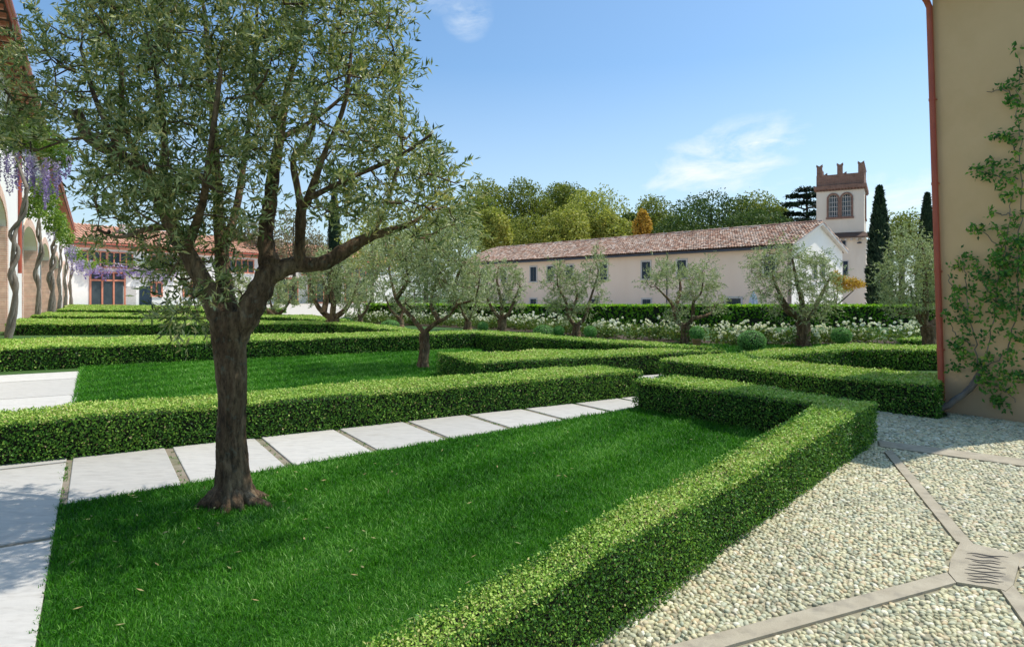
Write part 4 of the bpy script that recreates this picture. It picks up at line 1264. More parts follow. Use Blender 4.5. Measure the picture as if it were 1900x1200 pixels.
def tile_roof(F, u0, u1, o_eave, o_ridge, z_eave, z_ridge, pu, ps, r, base):
    """barrel tiles laid in overlapping courses; returns a mesh builder"""
    b = MB()
    sl = math.hypot(o_ridge - o_eave, z_ridge - z_eave)
    nu, ns = int((u1 - u0) / pu), int(sl / ps)
    so, sz = (o_ridge - o_eave) / sl, (z_ridge - z_eave) / sl
    no, nz = -sz * np.sign(so) * -1, abs(so)
    no = sz * (1 if so < 0 else -1)
    ii, jj = np.meshgrid(np.arange(nu), np.arange(ns)); ii = ii.ravel(); jj = jj.ravel(); n = len(ii)
    uc = u0 + (ii + 0.5) * pu + rng.normal(0, pu * 0.025, n); s0 = jj * ps + rng.normal(0, 0.015, n); s1 = s0 + ps * 1.15
    lift = rng.random(n) * 0.012
    seg = 4; a = np.linspace(0, math.pi, seg + 1)
    V = np.zeros((n, 2, seg + 1, 3))
    for e, (ss, rr, hl) in enumerate(((s0, r, 0.045), (s1, r * 0.82, 0.0))):
        uu = uc[:, None] - rr * np.cos(a)[None]; hh = rr * 0.8 * np.sin(a)[None] + hl + lift[:, None]
        oo = o_eave + ss[:, None] * so + hh * no; zz = z_eave + ss[:, None] * sz + hh * nz
        V[:, e, :, 0] = F.O[0] + F.du[0] * uu + F.dn[0] * oo
        V[:, e, :, 1] = F.O[1] + F.du[1] * uu + F.dn[1] * oo
        V[:, e, :, 2] = zz
    nv = 2 * (seg + 1)
    f = np.array([(j, j + 1, seg + 1 + j + 1, seg + 1 + j) for j in range(seg)])
    F_ = (np.arange(n)[:, None, None] * nv + f[None]).reshape(-1, 4)
    b.add(V.reshape(-1, 3), F_, np.repeat(rng.random(n), nv), 0)
    return b


sheet('gravel_bounce_yard', [(-9, 46.5), (1, 39.3), (31, 38.5), (70, 40), (70, 95), (20, 120), (-34, 186), (-74, 109.5), (-70, 100), (-28, 66), (-22, 50)], 0.012, M['yard'])  # pale ground, mostly unseen, added to bounce sunlight onto the shaded walls
# ------------------------------------------------------------------ long farmhouse
FH = Frame((19.8, 45.8), (-0.688, 0.726), flip=True)
if np.dot(FH.dn, -FH.O) < 0: FH.dn = -FH.dn
LEN, DEP, ZE, ZR = 37.0, 9.6, 5.4, 7.2
fh = thing('farmhouse', (19.8, 45.8, 0), 'long low pinkish farmhouse with old tiled roof, dark shutters and a white gable end', 'farmhouse')
for oo in (0, -DEP + 0.4):
    b = MB(); FH.box(b, 0, LEN, oo - 0.4, oo, 0, ZE); b.build('wall', M['plaster_pink'], fh)
b = MB()
GF = Frame(FH.O, -FH.dn); GF.dn = -FH.du
GF.poly(b, [(0.0, 0), (DEP, 0), (DEP, ZE), (DEP / 2, ZR), (0.0, ZE)], 0.003, -0.3)
b.build('gable_wall', M['plaster_gable'], fh)
b = MB(); GE = Frame(FH.O + FH.du * LEN, -FH.dn); GE.dn = FH.du
GE.poly(b, [(0.0, 0), (DEP, 0), (DEP, ZE), (DEP / 2, ZR), (0.0, ZE)], 0.003, -0.3); b.build('gable_wall', M['plaster_pink'], fh)
# roof slabs and tiles
rb_ = MB()
for (e0, e1) in ((0.45, -DEP / 2), (-DEP - 0.45, -DEP / 2)):
    ze = ZE - 0.45 * (ZR - ZE) / (DEP / 2)
    p = [FH.P(-0.3, e0, ze), FH.P(LEN + 0.3, e0, ze), FH.P(LEN + 0.3, e1, ZR), FH.P(-0.3, e1, ZR)]
    rb_.prism(p, (0, 0, 0.1))
roof = rb_.build('roof', M['tile_under'], fh)
ze = ZE - 0.45 * (ZR - ZE) / (DEP / 2) + 0.1
tr_ = tile_roof(FH, -0.35, LEN + 0.35, 0.5, -DEP / 2, ze, ZR + 0.1, 0.215, 0.40, 0.115, None)
tag(tr_.build('roof_tiles', M['tile_old'], roof), kind='stuff')
tr_ = tile_roof(FH, -0.35, LEN + 0.35, -DEP - 0.5, -DEP / 2, ze, ZR + 0.1, 0.4, 0.8, 0.21, None)
tag(tr_.build('roof_tiles', M['tile_old'], roof), kind='stuff')
rt = MB()
for i in range(int(LEN / 0.4)):
    u = -0.3 + i * 0.4; h_ = ZR + 0.17 + random.uniform(0, 0.03)
    rt.tube([FH.P(u, -DEP / 2, h_), FH.P(u + 0.45, -DEP / 2, h_ - 0.02)], [0.13, 0.11], 8, random.random())
tag(rt.build('ridge_tiles', M['tile_old'], roof), kind='stuff')
b = MB()   # verge boards along the gable
for s_ in (0, 1):
    ua, ub = (-0.4, DEP / 2) if s_ == 0 else (DEP + 0.4, DEP / 2)
    za = ZE - 0.4 * (ZR - ZE) / (DEP / 2)
    GF.poly(b, [(ua, za - 0.08), (ub, ZR - 0.08), (ub, ZR + 0.12), (ua, za + 0.12)], 0.05, 0.32)
b.build('verge', M['stone_trim'], fh)
b = MB(); gt = [FH.P(u, 0.52, ZE - 0.22) for u in np.linspace(-0.2, LEN, 12)]; b.tube(gt, 0.085, 8, 0.5); b.build('gutter', M['metal_dark'], fh)
for px in (1040, 1238, 905):
    u = FH.u(px); b = MB()
    b.tube([FH.P(u - 0.3, 0.5, ZE - 0.25), FH.P(u - 0.3, 0.42, ZE - 0.5), FH.P(u, 0.1, ZE - 0.85), FH.P(u, 0.08, ZE - 1.1), FH.P(u, 0.08, 0)], 0.05, 7, 0.5); b.build('downpipe', M['metal_dark'], fh)
for px in (897, 935, 990, 1022, 1057, 1120, 1199, 1265, 1428, 1330 if False else 860):
    shutter_window(fh, FH, FH.u(px), 3.2, 4.62, 0.82)
for px in (990, 1104, 1200, 935):
    shutter_window(fh, FH, FH.u(px), 0.3, 1.45, 0.82)
u = FH.u(1361)
b = MB(); FH.box(b, u - 0.75, u - 0.6, 0.002, 0.05, 0.3, 1.55); FH.box(b, u + 0.6, u + 0.75, 0.002, 0.05, 0.3, 1.55); FH.box(b, u - 0.75, u + 0.75, 0.002, 0.055, 1.55, 1.7)
gw = b.build('window', M['stone_trim'], fh)
b = MB(); FH.box(b, u - 0.6, u + 0.6, 0.003, 0.012, 0.3, 1.55); b.build('pane', M['glass'], gw)
b = MB()
for i in range(9): FH.box(b, u - 0.55 + i * 0.135, u - 0.53 + i * 0.135, 0.03, 0.045, 0.3, 1.55)
b.build('grille', M['metal_dark'], gw)
for k in (0.42, 0.58):
    uu = DEP * k; shutter_window(fh, GF, uu, 3.0, 4.4, 0.7)
b = MB(); cu = FH.P(1.8, -DEP * 0.80, 0)
b.box((cu[0] - 0.25, cu[1] - 0.25, ZE + 0.3), (cu[0] + 0.25, cu[1] + 0.25, ZE + 1.9)); b.hexa([(cu[0] - .35, cu[1] - .35, ZE + 1.9), (cu[0] + .35, cu[1] - .35, ZE + 1.9), (cu[0] + .35, cu[1] + .35, ZE + 1.9), (cu[0] - .35, cu[1] + .35, ZE + 1.9),
       (cu[0] - .1, cu[1] - .1, ZE + 2.15), (cu[0] + .1, cu[1] - .1, ZE + 2.15), (cu[0] + .1, cu[1] + .1, ZE + 2.15), (cu[0] - .1, cu[1] + .1, ZE + 2.15)])
b.build('chimney', M['plaster_gable'], roof)

# closed parasol in front of the farmhouse
pr = thing('closed_parasol', (wp(1398, 560, 40)[0], 40, 0), 'closed pale blue white parasol behind the tall hedge, at the barred window', 'parasol')
x, d, zt = wp(1398, 541, 40)
b = MB(); b.tube([(x, d, 0), (x, d, zt + 0.05)], 0.03, 8, 0.5); b.build('pole', M['metal_dark'], pr)
b = MB()
for i in range(8):
    a0, a1 = i * math.pi / 4, (i + 1) * math.pi / 4
    for (za, ra, zb, rb2) in ((zt, 0.03, zt - 0.35, 0.22), (zt - 0.35, 0.22, 0.75, 0.36)):
        mid = (a0 + a1) / 2
        b.add([(x + ra * math.cos(a0), d + ra * math.sin(a0), za), (x + ra * 0.7 * math.cos(mid), d + ra * 0.7 * math.sin(mid), za), (x + rb2 * 0.62 * math.cos(mid), d + rb2 * 0.62 * math.sin(mid), zb), (x + rb2 * math.cos(a0), d + rb2 * math.sin(a0), zb)], (0, 1, 2, 3))
        b.add([(x + ra * math.cos(a1), d + ra * math.sin(a1), za), (x + ra * 0.7 * math.cos(mid), d + ra * 0.7 * math.sin(mid), za), (x + rb2 * 0.62 * math.cos(mid), d + rb2 * 0.62 * math.sin(mid), zb), (x + rb2 * math.cos(a1), d + rb2 * math.sin(a1), zb)], (3, 2, 1, 0))
b.build('canopy', M['canvas'], pr)

# ------------------------------------------------------------------ tower
TC = np.array([34.85, 64.0])
TW = 4.3
TD = 5.6
tf = Frame(TC, (-0.86, 0.51));
if np.dot(tf.dn, -TC) < 0: tf.dn = -tf.dn
ts = Frame(TC, -tf.dn); ts.dn = -tf.du
tw = thing('tower', (*TC, 0), 'square cream tower with swallowtail brick battlements and paired arched windows', 'tower')
zc0, zc1, zb = 7.9, 12.35, 12.9
b = MB()
tf.box(b, -0.15, TW - 0.0, -TD, 0.15, 0, zc0 - 0.35); b.build('wall', M['plaster_tower'], tw)
b = MB()
wz0, wzs, wr = 9.7, 11.55, 0.42
arch_wall(b, tf, 0, TW, zc0, zc1, [(1.55, 0.84, wz0, wzs, wr), (2.75, 0.84, wz0, wzs, wr)], 0.35)
b.build('wall', M['plaster_tower'], tw)
b = MB()
arch_wall(b, ts, 0.35, TD, zc0, zc1, [(2.2, 0.84, wz0, wzs, wr), (3.4, 0.84, wz0, wzs, wr)], 0.35)
ts.box(b, 0.35, TD, -TW, -TW + 0.3, zc0, zc1); tf.box(b, 0.3, TW - 0.3, -TD, -TD + 0.3, zc0, zc1)
b.build('side_wall', M['plaster_tower'], tw)
for F_, cs in ((tf, (1.55, 2.75)), (ts, (2.2, 3.4))):
    for c_ in cs:
        b = MB(); arch_band(b, F_, c_, 0.84, wz0, wzs, wr, 0.17 if True else 0, 0.003, 0.07); fr = b.build('window', M['brick_dark'], tw)
        b = MB()
        F_.box(b, c_ - 0.42, c_ + 0.42, -0.22, -0.2, wz0, wzs + wr); b.build('pane', M['glass'], fr)
        b = MB()
        for k in range(4): F_.box(b, c_ - 0.34 + k * 0.21, c_ - 0.29 + k * 0.21, -0.16, -0.12, wz0, wzs + wr * 0.75)
        for z in np.linspace(wz0 + 0.1, wzs + 0.1, 5): F_.box(b, c_ - 0.41, c_ + 0.41, -0.119, -0.09, z, z + 0.05)
        b.build('lattice', M['stone_trim'], fr)
    b = MB(); F_.box(b, cs[0] - 0.66, cs[1] + 0.66, 0.003, 0.12, wz0 - 0.2, wz0 - 0.003); b.build('sill_band', M['brick_dark'], tw)
b = MB()   # brick cornice with dentils
tf.box(b, -0.22, TW + 0.22, -TD - 0.2, 0.22, zc1 + 0.18, zb)
k = int(TW / 0.28)
for i in range(k): tf.box(b, i * 0.28 + 0.02, i * 0.28 + 0.16, 0.002, 0.16, zc1, zc1 + 0.178)
for i in range(int(TD / 0.28)): ts.box(b, i * 0.28 + 0.02, i * 0.28 + 0.16, 0.002, 0.16, zc1, zc1 + 0.178)
tf.box(b, 0.0, TW, -TD, 0.0, zc1, zc1 + 0.178)
b.build('cornice', M['brick_dark'], tw)
zp0, zp1, zm = zb, 14.0, 15.15
b = MB()
tf.box(b, 0, TW, -0.3, 0.0, zp0, zp1); tf.box(b, 0, TW, -TD, -TD + 0.3, zp0, zp1)
ts.box(b, 0.3, TD - 0.3, -0.3, 0.0, zp0, zp1); ts.box(b, 0.3, TD - 0.3, -TW, -TW + 0.3, zp0, zp1)
b.build('parapet', M['brick_dark'], tw)


def merlon(F_, uc, w, o1, o0):
    b = MB()
    F_.poly(b, [(uc - w / 2, zp1 + 0.002), (uc + w / 2, zp1 + 0.002), (uc + w / 2, zm - 0.28), (uc + w / 2 + 0.05, zm - 0.22), (uc + w / 2 + 0.03, zm), (uc, zm - 0.2), (uc - w / 2 - 0.03, zm), (uc - w / 2 - 0.05, zm - 0.22), (uc - w / 2, zm - 0.28)][::-1], o0, o1)
    b.build('merlon', M['brick_dark'], tw)


for uc in (0.28, TW / 2, TW - 0.28):
    merlon(tf, uc, 0.5, 0.004, -0.304)
    merlon(tf, uc, 0.5, -TD + 0.304, -TD - 0.004)
for uc in (1.65, 2.95, 4.2):
    merlon(ts, uc, 0.5, 0.004, -0.304)
for uc in (1.65, 2.95, 4.2):
    merlon(ts, uc, 0.5, -TW + 0.304, -TW - 0.004)
b = MB()   # tiled ledge roof halfway up
for F_, l in ((tf, TW), (ts, TD)):
    p = [F_.P(-0.75, 0.75, zc0 - 0.28), F_.P(l + 0.4, 0.75, zc0 - 0.28), F_.P(l, 0.0, zc0 + 0.22), F_.P(0.0, 0.0, zc0 + 0.22)]
    b.prism(p, (0, 0, -0.1))
b.build('ledge_roof', M['tile_under'], tw)
b = MB()
for i in range(9): tf.box(b, 0.0 + i * 0.5, 0.2 + i * 0.5, 0.152, 0.55, zc0 - 0.62, zc0 - 0.42)
tf.box(b, -0.5, TW, 0.152, 0.62, zc0 - 0.41, zc0 - 0.385)
tag(b.build('corbels', M['stone_trim'], tw), kind='stuff')
b = MB(); u = tf.u(1561); tf.box(b, u - 0.5, u + 0.5, 0.152, 0.2, 6.6, 7.35); wv = b.build('window', M['stone_trim'], tw)
b = MB(); tf.box(b, u - 0.4, u + 0.4, 0.201, 0.215, 6.68, 7.27); b.build('pane', M['shutter'], wv)
b = MB(); u = tf.u(1569); tf.box(b, u - 0.3, u + 0.3, 0.152, 0.2, 3.7, 5.3); wv = b.build('window', M['stone_trim'], tw)
b = MB(); tf.box(b, u - 0.2, u + 0.2, 0.201, 0.215, 3.78, 5.22); b.build('pane', M['shutter'], wv)
b = MB(); u = tf.u(1595); tf.box(b, u - 0.1, u + 0.1, 0.152, 0.4, 6.95, 7.1); tf.box(b, u - 0.2, u + 0.2, 0.401, 0.6, 6.93, 7.05); b.build('lamp', M['metal_dark'], tw)

# ------------------------------------------------------------------ arcade building on the left
AN = 3.6
AF = Frame(UP(0, AN)[:2], U2)
if np.dot(AF.dn, -AF.O) < 0: AF.dn = -AF.dn
ar = thing('arcade_building', UP(40, AN), 'tall white building on the left with a row of brick lined arches under wisteria', 'building')
S0, S1 = 12.0, 128.0


def s_of(px, n=AN):
    k = (px - 950) / FPX
    # point = U*s + NV*n ; x/y = k
    return (NV2[0] * n - k * NV2[1] * n) / (k * U2[1] - U2[0])


def z_of(px, py, n=AN):
    s = s_of(px, n); y = U2[1] * s + NV2[1] * n
    return EYE + (550 - py) / FPX * y


pers = [(s_of(11) - 4.25, 8.5)]
for a, b_ in ((42, 68), (76, 91), (100, 109), (116, 121), (125, 128)):
    s0_, s1_ = s_of(a), s_of(b_)
    pers.append(((s0_ + s1_) / 2, min(s1_ - s0_, 11.5)))
ops = [(c_, w, 0.0, 5.1, 1.2) for c_, w in pers]
b = MB(); arch_wall(b, AF, S0, S1, 0, 12.6, ops, 0.9); b.build('wall', M['plaster_white'], ar)
for i, (c_, w, zs, zp, rise) in enumerate(ops):
    b = MB(); arch_band(b, AF, c_, w, 0, zp, rise, 0.55, 0.003, 0.05); arch = b.build('arch', M['brick_red'], ar)
    b = MB(); AF.box(b, c_ - w / 2 - 0.3, c_ + w / 2 + 0.3, -1.1, -0.905, 0, zp + rise + 0.3); b.build('infill_wall', M['brick_pale'], arch)
    b = MB(); AF.box(b, c_ + w / 2 - 0.06, c_ + w / 2 - 0.003, -0.9, 0.0, 0, zp); b.build('jamb', M['brick_red'], arch)
    b = MB(); AF.box(b, c_ - w / 2 + 0.003, c_ - w / 2 + 0.06, -0.9, 0.0, 0, zp); b.build('jamb', M['brick_red'], arch)
b = MB()
ev = AN - 2.75     # overhang brings the eave line out from the wall
oh = 0.9
p = [AF.P(S0, oh, 12.3), AF.P(S1, oh, 12.3), AF.P(S1, -7, 14.6), AF.P(S0, -7, 14.6)]
b.prism(p, (0, 0, 0.16)); rf = b.build('roof', M['tile_under'], ar)
tr_ = tile_roof(AF, S0, S1, oh + 0.1, -7, 12.46, 14.76, 0.42, 0.8, 0.2, None); tag(tr_.build('roof_tiles', M['tile_new'], rf), kind='stuff')
b = MB(); b.tube([AF.P(s, oh + 0.12, 12.28) for s in np.linspace(S0, S1, 10)], 0.12, 8, 0.5); b.build('gutter', M['red_pipe'], ar)
b = MB()
for s in np.arange(S0 + 0.5, S1, 0.9): AF.box(b, s, s + 0.14, 0.003, oh - 0.06, 12.08, 12.26)
tag(b.build('rafters', M['red_frame'], ar), kind='stuff')
b = MB(); s = s_of(33); b.tube([AF.P(s, 0.1, 3.0 + 0), AF.P(s, 0.1, 12.2)], 0.09, 8, 0.5); b.build('downpipe', M['red_pipe'], ar)
# return wall so that the building has depth
b = MB(); AF.box(b, S0, S0 + 0.4, -8, -1.12, 0, 12.3); b.build('end_wall', M['plaster_white'], ar)


# ------------------------------------------------------------------ courtyard building with orange roof
A_, B_ = np.array([-75.5, 111.5]), np.array([-36.0, 184])
CF = Frame(A_, B_ - A_)
if np.dot(CF.dn, -A_) < 0: CF.dn = -CF.dn
cb_ = thing('courtyard_building', (*A_, 0), 'far white building with orange tiled roof, red window frames and a big glazed doorway', 'building')
CL = CF.u(735)
ZE2, ZR2 = 11.0, 14.8
upz0, upz1 = 6.9, 9.7
b = MB(); CF.box(b, -6, CL, -0.6, 0, 0, ZE2); b.build('wall', M['plaster_white'], cb_)
b = MB(); CF.poly(b, [(-6, 0), (CL, 0), (CL, 1), (-6, 1)], -12, -11.7); b.build('rear_wall', M['plaster_white'], cb_)
b = MB(); p = [CF.P(-6.5, 0.9, ZE2), CF.P(CL + 0.4, 0.9, ZE2), CF.P(CL + 0.4, -7, ZR2), CF.P(-6.5, -7, ZR2)]; b.prism(p, (0, 0, 0.2))
p = [CF.P(-6.5, -14, ZE2), CF.P(CL + 0.4, -14, ZE2), CF.P(CL + 0.4, -7.01, ZR2), CF.P(-6.5, -7.01, ZR2)]; b.prism(p, (0, 0, 0.2))
crf = b.build('roof', M['tile_under'], cb_)
tr_ = tile_roof(CF, -6.5, CL + 0.4, 1.0, -7, ZE2 + 0.2, ZR2 + 0.2, 0.62, 1.1, 0.27, None); tag(tr_.build('roof_tiles', M['tile_new'], crf), kind='stuff')
b = MB(); CF.box(b, -6, CL, 0.004, 0.5, ZE2 - 0.75, ZE2 - 0.35); b.build('cornice', M['red_frame'], cb_)
b = MB(); b.tube([CF.P(-6, 1.05, ZE2 + 0.02), CF.P(CL, 1.05, ZE2 + 0.02)], 0.16, 7, 0.5); b.build('gutter', M['red_pipe'], cb_)
for px in (505, 540, 255):
    u = CF.u(px); b = MB(); CF.box(b, u - 0.7, u + 0.7, -4.6, -3.2, ZR2 - 2.6, ZR2 + 0.3); CF.box(b, u - 0.95, u + 0.95, -4.85, -2.95, ZR2 + 0.302, ZR2 + 0.6); b.build('chimney', M['plaster_white'], crf)


def glazing(root, F, u0, u1, z0, z1, nu, bars=(), fw=0.22):
    b = MB()
    for i in range(nu + 1):
        u = u0 + (u1 - u0) * i / nu
        F.box(b, u - fw / 2, u + fw / 2, 0.004, 0.16, z0, z1)
    for z in (z0, z1, *bars): F.box(b, u0 - fw / 2, u1 + fw / 2, 0.17, 0.24, z - fw / 2, z + fw / 2)
    fr = b.build('window', M['red_frame'], root)
    for i in range(nu):
        ua = u0 + (u1 - u0) * i / nu + fw / 2 + 0.004; ub = u0 + (u1 - u0) * (i + 1) / nu - fw / 2 - 0.004
        b = MB(); F.box(b, ua, ub, 0.006, 0.05, z0, z1); b.build('pane', M['glass'], fr)
    return fr


glazing(cb_, CF, CF.u(150), CF.u(197), upz0, upz1, 4)
glazing(cb_, CF, CF.u(199), CF.u(245), upz0, upz1, 4)
glazing(cb_, CF, CF.u(167), CF.u(231), 0.1, 6.0, 3, (4.6,), 0.3)
for a, b2 in ((280, 320), (330, 372), (425, 470), (560, 620), (640, 690)):
    glazing(cb_, CF, CF.u(a), CF.u(b2), upz0, upz1, 4, (), 0.25)
for a, b2 in ((280, 300), (340, 370), (515, 552), (572, 600), (640, 680)):
    glazing(cb_, CF, CF.u(a), CF.u(b2), 0.1 if a > 400 else 1.8, 6.0 if a > 400 else 4.4, 2, (), 0.3)
for a in (240, 270):
    b = MB(); u = CF.u(a); CF.box(b, u - 1.2, u + 1.2, 0.004, 0.08, 0, 3.6); b.build('door', M['shutter'] if a > 250 else M['stone_trim'], cb_)

# ------------------------------------------------------------------ wisteria
def clump(mb, c_, r, n, leaf, mat_t=0.55, m=0):
    p = unit(rng.normal(0, 1, (n, 3))) * (0.35 + 0.65 * rng.random((n, 1)) ** 0.5)
    P = np.array(c_) + p * np.array(r)
    leaf_cards(mb, P, rng.normal(0, 1, (n, 3)) + [0, 0, -0.4], rng.normal(0, 0.7, (n, 3)) + [0, 0, 0.6], leaf * (0.7 + 0.6 * rng.random(n)), leaf * 0.5, np.clip(rng.normal(mat_t, 0.22, n), 0, 1), m, 0.15)


def raceme(mb, top, l, r, n=60):
    t = rng.random(n); a = rng.random(n) * 6.283
    rr = r * (1 - t) ** 0.6 * (0.5 + 0.5 * rng.random(n))
    P = np.stack([top[0] + rr * np.cos(a), top[1] + rr * np.sin(a), top[2] - t * l], 1)
    s = r * 0.62
    leaf_cards(mb, P, rng.normal(0, 1, (n, 3)), rng.normal(0, 1, (n, 3)), s, s * 0.9, np.clip(0.75 - 0.55 * t + rng.normal(0, 0.15, n), 0, 1))


def twisted(mb, pts, r, turns=3.0):
    """two stems wound round each other"""
    P = smooth_path([(*p, r) for p in pts], 8)
    n = len(P)
    for ph in (0.0, 2.6):
        a = np.linspace(0, turns * 6.283, n) + ph
        Q = P[:, :3].copy(); wv = r * (0.8 + 0.5 * np.sin(a * 0.37 + ph)); Q[:, 0] += np.cos(a) * wv; Q[:, 1] += np.sin(a) * wv
        mb.tube(Q, r * np.linspace(1.05, 0.6, n), 8, random.random(), 0, 0.14)


# stems: bottom pixel, top pixel, leaf clumps and flower clusters as seen, distance
WS = [((14, 596, 26.5, [(30, 540), (22, 500), (30, 460), (22, 430), (45, 395), (50, 350)]), 0.095,
       [(15, 250, 45, 28, 27), (70, 262, 50, 26, 28), (110, 285, 26, 26, 29), (40, 235, 50, 20, 27)],
       [(20, 268, 85, 6, 27), (45, 285, 70, 8, 27.5), (75, 290, 85, 9, 28), (100, 300, 70, 8, 28.5), (118, 290, 45, 4, 29), (8, 290, 50, 3, 26.5)],
       'nearest twisted wisteria stem with the largest mauve flower curtain'),
      ((68, 578, 42, [(72, 530), (66, 500), (78, 462), (70, 430), (74, 390), (72, 350)]), 0.10,
       [(60, 385, 26, 22, 38), (85, 370, 26, 26, 39), (100, 410, 20, 26, 41), (75, 345, 24, 18, 38)], [(95, 425, 25, 3, 41)],
       'second twisted wisteria stem with bright green leaves under the first curtain'),
      ((93, 572, 54, [(98, 535), (94, 505), (100, 480), (98, 455)]), 0.17, [(112, 420, 14, 26, 50), (122, 440, 14, 18, 52)], [(125, 448, 35, 5, 53), (132, 455, 30, 4, 54)], 'third wisteria stem with a small mauve cluster'),
      ((108, 568, 68, [(112, 540), (109, 510), (113, 480), (112, 455)]), 0.12, [(138, 470, 14, 12, 66)], [(140, 478, 30, 5, 67), (150, 482, 24, 5, 69)], 'fourth wisteria stem from the near end of the arcade'),
      ((119, 566, 82, [(123, 540), (120, 515), (124, 490), (122, 470)]), 0.13, [(146, 480, 12, 8, 80)], [(158, 486, 22, 4, 82)], 'fifth slender wisteria stem by the arcade'),
      ((131, 564, 96, [(132, 545), (130, 520), (134, 500), (133, 485)]), 0.14, [(165, 490, 14, 6, 98)], [(172, 492, 20, 5, 99)], 'farthest wisteria stem at the courtyard corner')]
for (bx, by, d, mid), r, leaves, flowers, lab in WS:
    base = wp(bx, by, d)
    root = thing('wisteria', (base[0], d, 0), lab, 'wisteria', 'wisteria climbing the arcade')
    b = MB(); pts_ = [(base[0], d, 0.0)] + [wp(x, y, d) for x, y in mid]
    twisted(b, pts_, r, len(mid) * 0.42)
    b.tube([pts_[-1], wp(leaves[0][0], leaves[0][1], leaves[0][4])], [r * 0.8, r * 0.3], 6, 0.5)
    b.build('stem', M['vine_bark'], root)
    b = MB()
    for (px, py, rw, rh, dd) in leaves:
        k = dd / FPX; clump(b, wp(px, py, dd), (rw * k, rw * k * 0.8, rh * k), int(rw * rh * 1.3) + 60, max(0.16, 0.005 * dd))
    b.build('leaves', M['wist_leaf'], root)
    b = MB()
    for (px, py, lpx, cnt, dd) in flowers:
        k = dd / FPX
        for _ in range(cnt):
            q = wp(px + random.uniform(-14, 14) * (1 if dd < 40 else 0.6), py + random.uniform(-10, 10) * (1 if dd < 40 else 0.6), dd + random.uniform(-0.5, 0.5))
            raceme(b, q, lpx * k * random.uniform(0.6, 1.1), 5.5 * k if dd < 40 else 4 * k, 110 if dd < 40 else 40)
    if b.V: tag(b.build('flowers', M['wist_flower'], root), kind='stuff')
# the flowering festoon on the courtyard building
fs = thing('wisteria_festoon', CF.P(CF.u(200), 0.6, 6.5), 'pale mauve wisteria festoon strung above the big glazed doorway', 'wisteria')
b, b2 = MB(), MB()
for i in range(46):
    px = 150 + i * 3.9 + random.uniform(-2, 2); u = CF.u(px)
    if 204 < px < 210: continue
    zz = CF.z(px, 486 + (px - 150) * 0.06)
    q = CF.P(u, 0.6, zz + random.uniform(-0.4, 0.3)); raceme(b, q, random.uniform(1.5, 3.0), 0.55, 26)
    if random.random() < 0.3: clump(b2, CF.P(u, 0.6, zz + 0.3), (1.0, 0.6, 0.6), 24, 0.5)
b.build('flowers', M['wist_flower'], fs); b2.build('leaves', M['wist_leaf'], fs)
b = MB(); b.tube([CF.P(CF.u(px), 0.5, CF.z(px, 486 + (px - 150) * 0.06)) for px in range(145, 335, 10)], 0.12, 5, 0.5); b.build('stem', M['vine_bark'], fs)

# ------------------------------------------------------------------ beige house on the right
BF = Frame(WC, WD)
BF.dn = WN.copy()
LEAN = 0.029
HB = 6.35
bh = thing('beige_house', (*WC, 0), 'beige plastered house corner at the right edge with climbing plant', 'house')


def BP(u, o, z): return BF.P(u - LEAN * z, o, z)


b = MB()
WL = 1.7
BD = 3.2
v = [BP(0, 0, 0), BP(WL, 0, 0), BP(WL, -BD, 0), BP(0, -BD, 0)]
n_ = 12
rows = []
for i in range(n_ + 1):
    z = HB * i / n_
    rows += [BP(0, 0, z), (BF.P(WL, 0, z)), (BF.P(WL, -BD, z)), BP(0, -BD, z)]
b.add(rows, [(i * 4 + j, i * 4 + (j + 1) % 4, (i + 1) * 4 + (j + 1) % 4, (i + 1) * 4 + j) for i in range(n_) for j in range(4)], 0.5)
b.add(rows[-4:], (0, 1, 2, 3), 0.5)
b.build('wall', M['plaster_beige'], bh)
b = MB()
p = [BF.P(-0.2 - LEAN * HB, 0.28, HB), BF.P(WL + 0.3, 0.28, HB), BF.P(WL + 0.3, -1.6, HB + 0.5), BF.P(-0.2 - LEAN * HB, -1.6, HB + 0.5)]
b.prism(p, (0, 0, 0.12)); 
p = [BF.P(-0.2 - LEAN * HB, -BD - 0.3, HB), BF.P(WL + 0.3, -BD - 0.3, HB), BF.P(WL + 0.3, -1.61, HB + 0.5), BF.P(-0.2 - LEAN * HB, -1.61, HB + 0.5)]
b.prism(p, (0, 0, 0.12)); rr_ = b.build('roof', M['tile_under'], bh)
tr_ = tile_roof(BF, -0.35, WL + 0.3, 0.3, -1.6, HB + 0.12, HB + 0.62, 0.2, 0.36, 0.1, None); tag(tr_.build('roof_tiles', M['tile_old'], rr_), kind='stuff')
b = MB(); b.tube([BF.P(-0.32 - LEAN * HB, 0.36, HB - 0.02), BF.P(WL + 0.3, 0.36, HB - 0.02)], 0.07, 10, 0.5); b.build('gutter', M['red_pipe'], bh)
b = MB()
po = 0.055
b.tube([BP(-0.02, po, z) for z in np.linspace(0.02, 6.0, 12)] + [BP(-0.03, 0.1, 6.08), BP(-0.05, 0.28, 6.22), BP(-0.05, 0.34, HB - 0.05)], 0.042, 14, 0.5)
dp = b.build('downpipe', M['red_pipe'], bh)
for z in (0.9, 2.05, 3.35, 4.6):
    b = MB(); b.tube([BP(-0.02, po, z), BP(-0.02, po, z + 0.035)], 0.048, 14, 0.5); b.tube([BP(0.02, po, z + 0.018), BP(0.02, -0.01, z + 0.018)], 0.008, 6, 0.5); b.build('bracket', M['red_pipe'], dp)
b = MB()   # low eave corner of a lean-to at the back, seen past the pipe
q = BF.P(-0.12, -2.6, 3.0)
x0, y0 = q[0], q[1]
zt = wp(1735, 345, y0)[2]
BF.poly(b, [(-0.30, zt + 0.02), (0.02, zt - 0.14), (0.02, zt + 0.18)], -2.2, -3.4)
b.build('lean_to_eave', M['metal_dark'], bh)

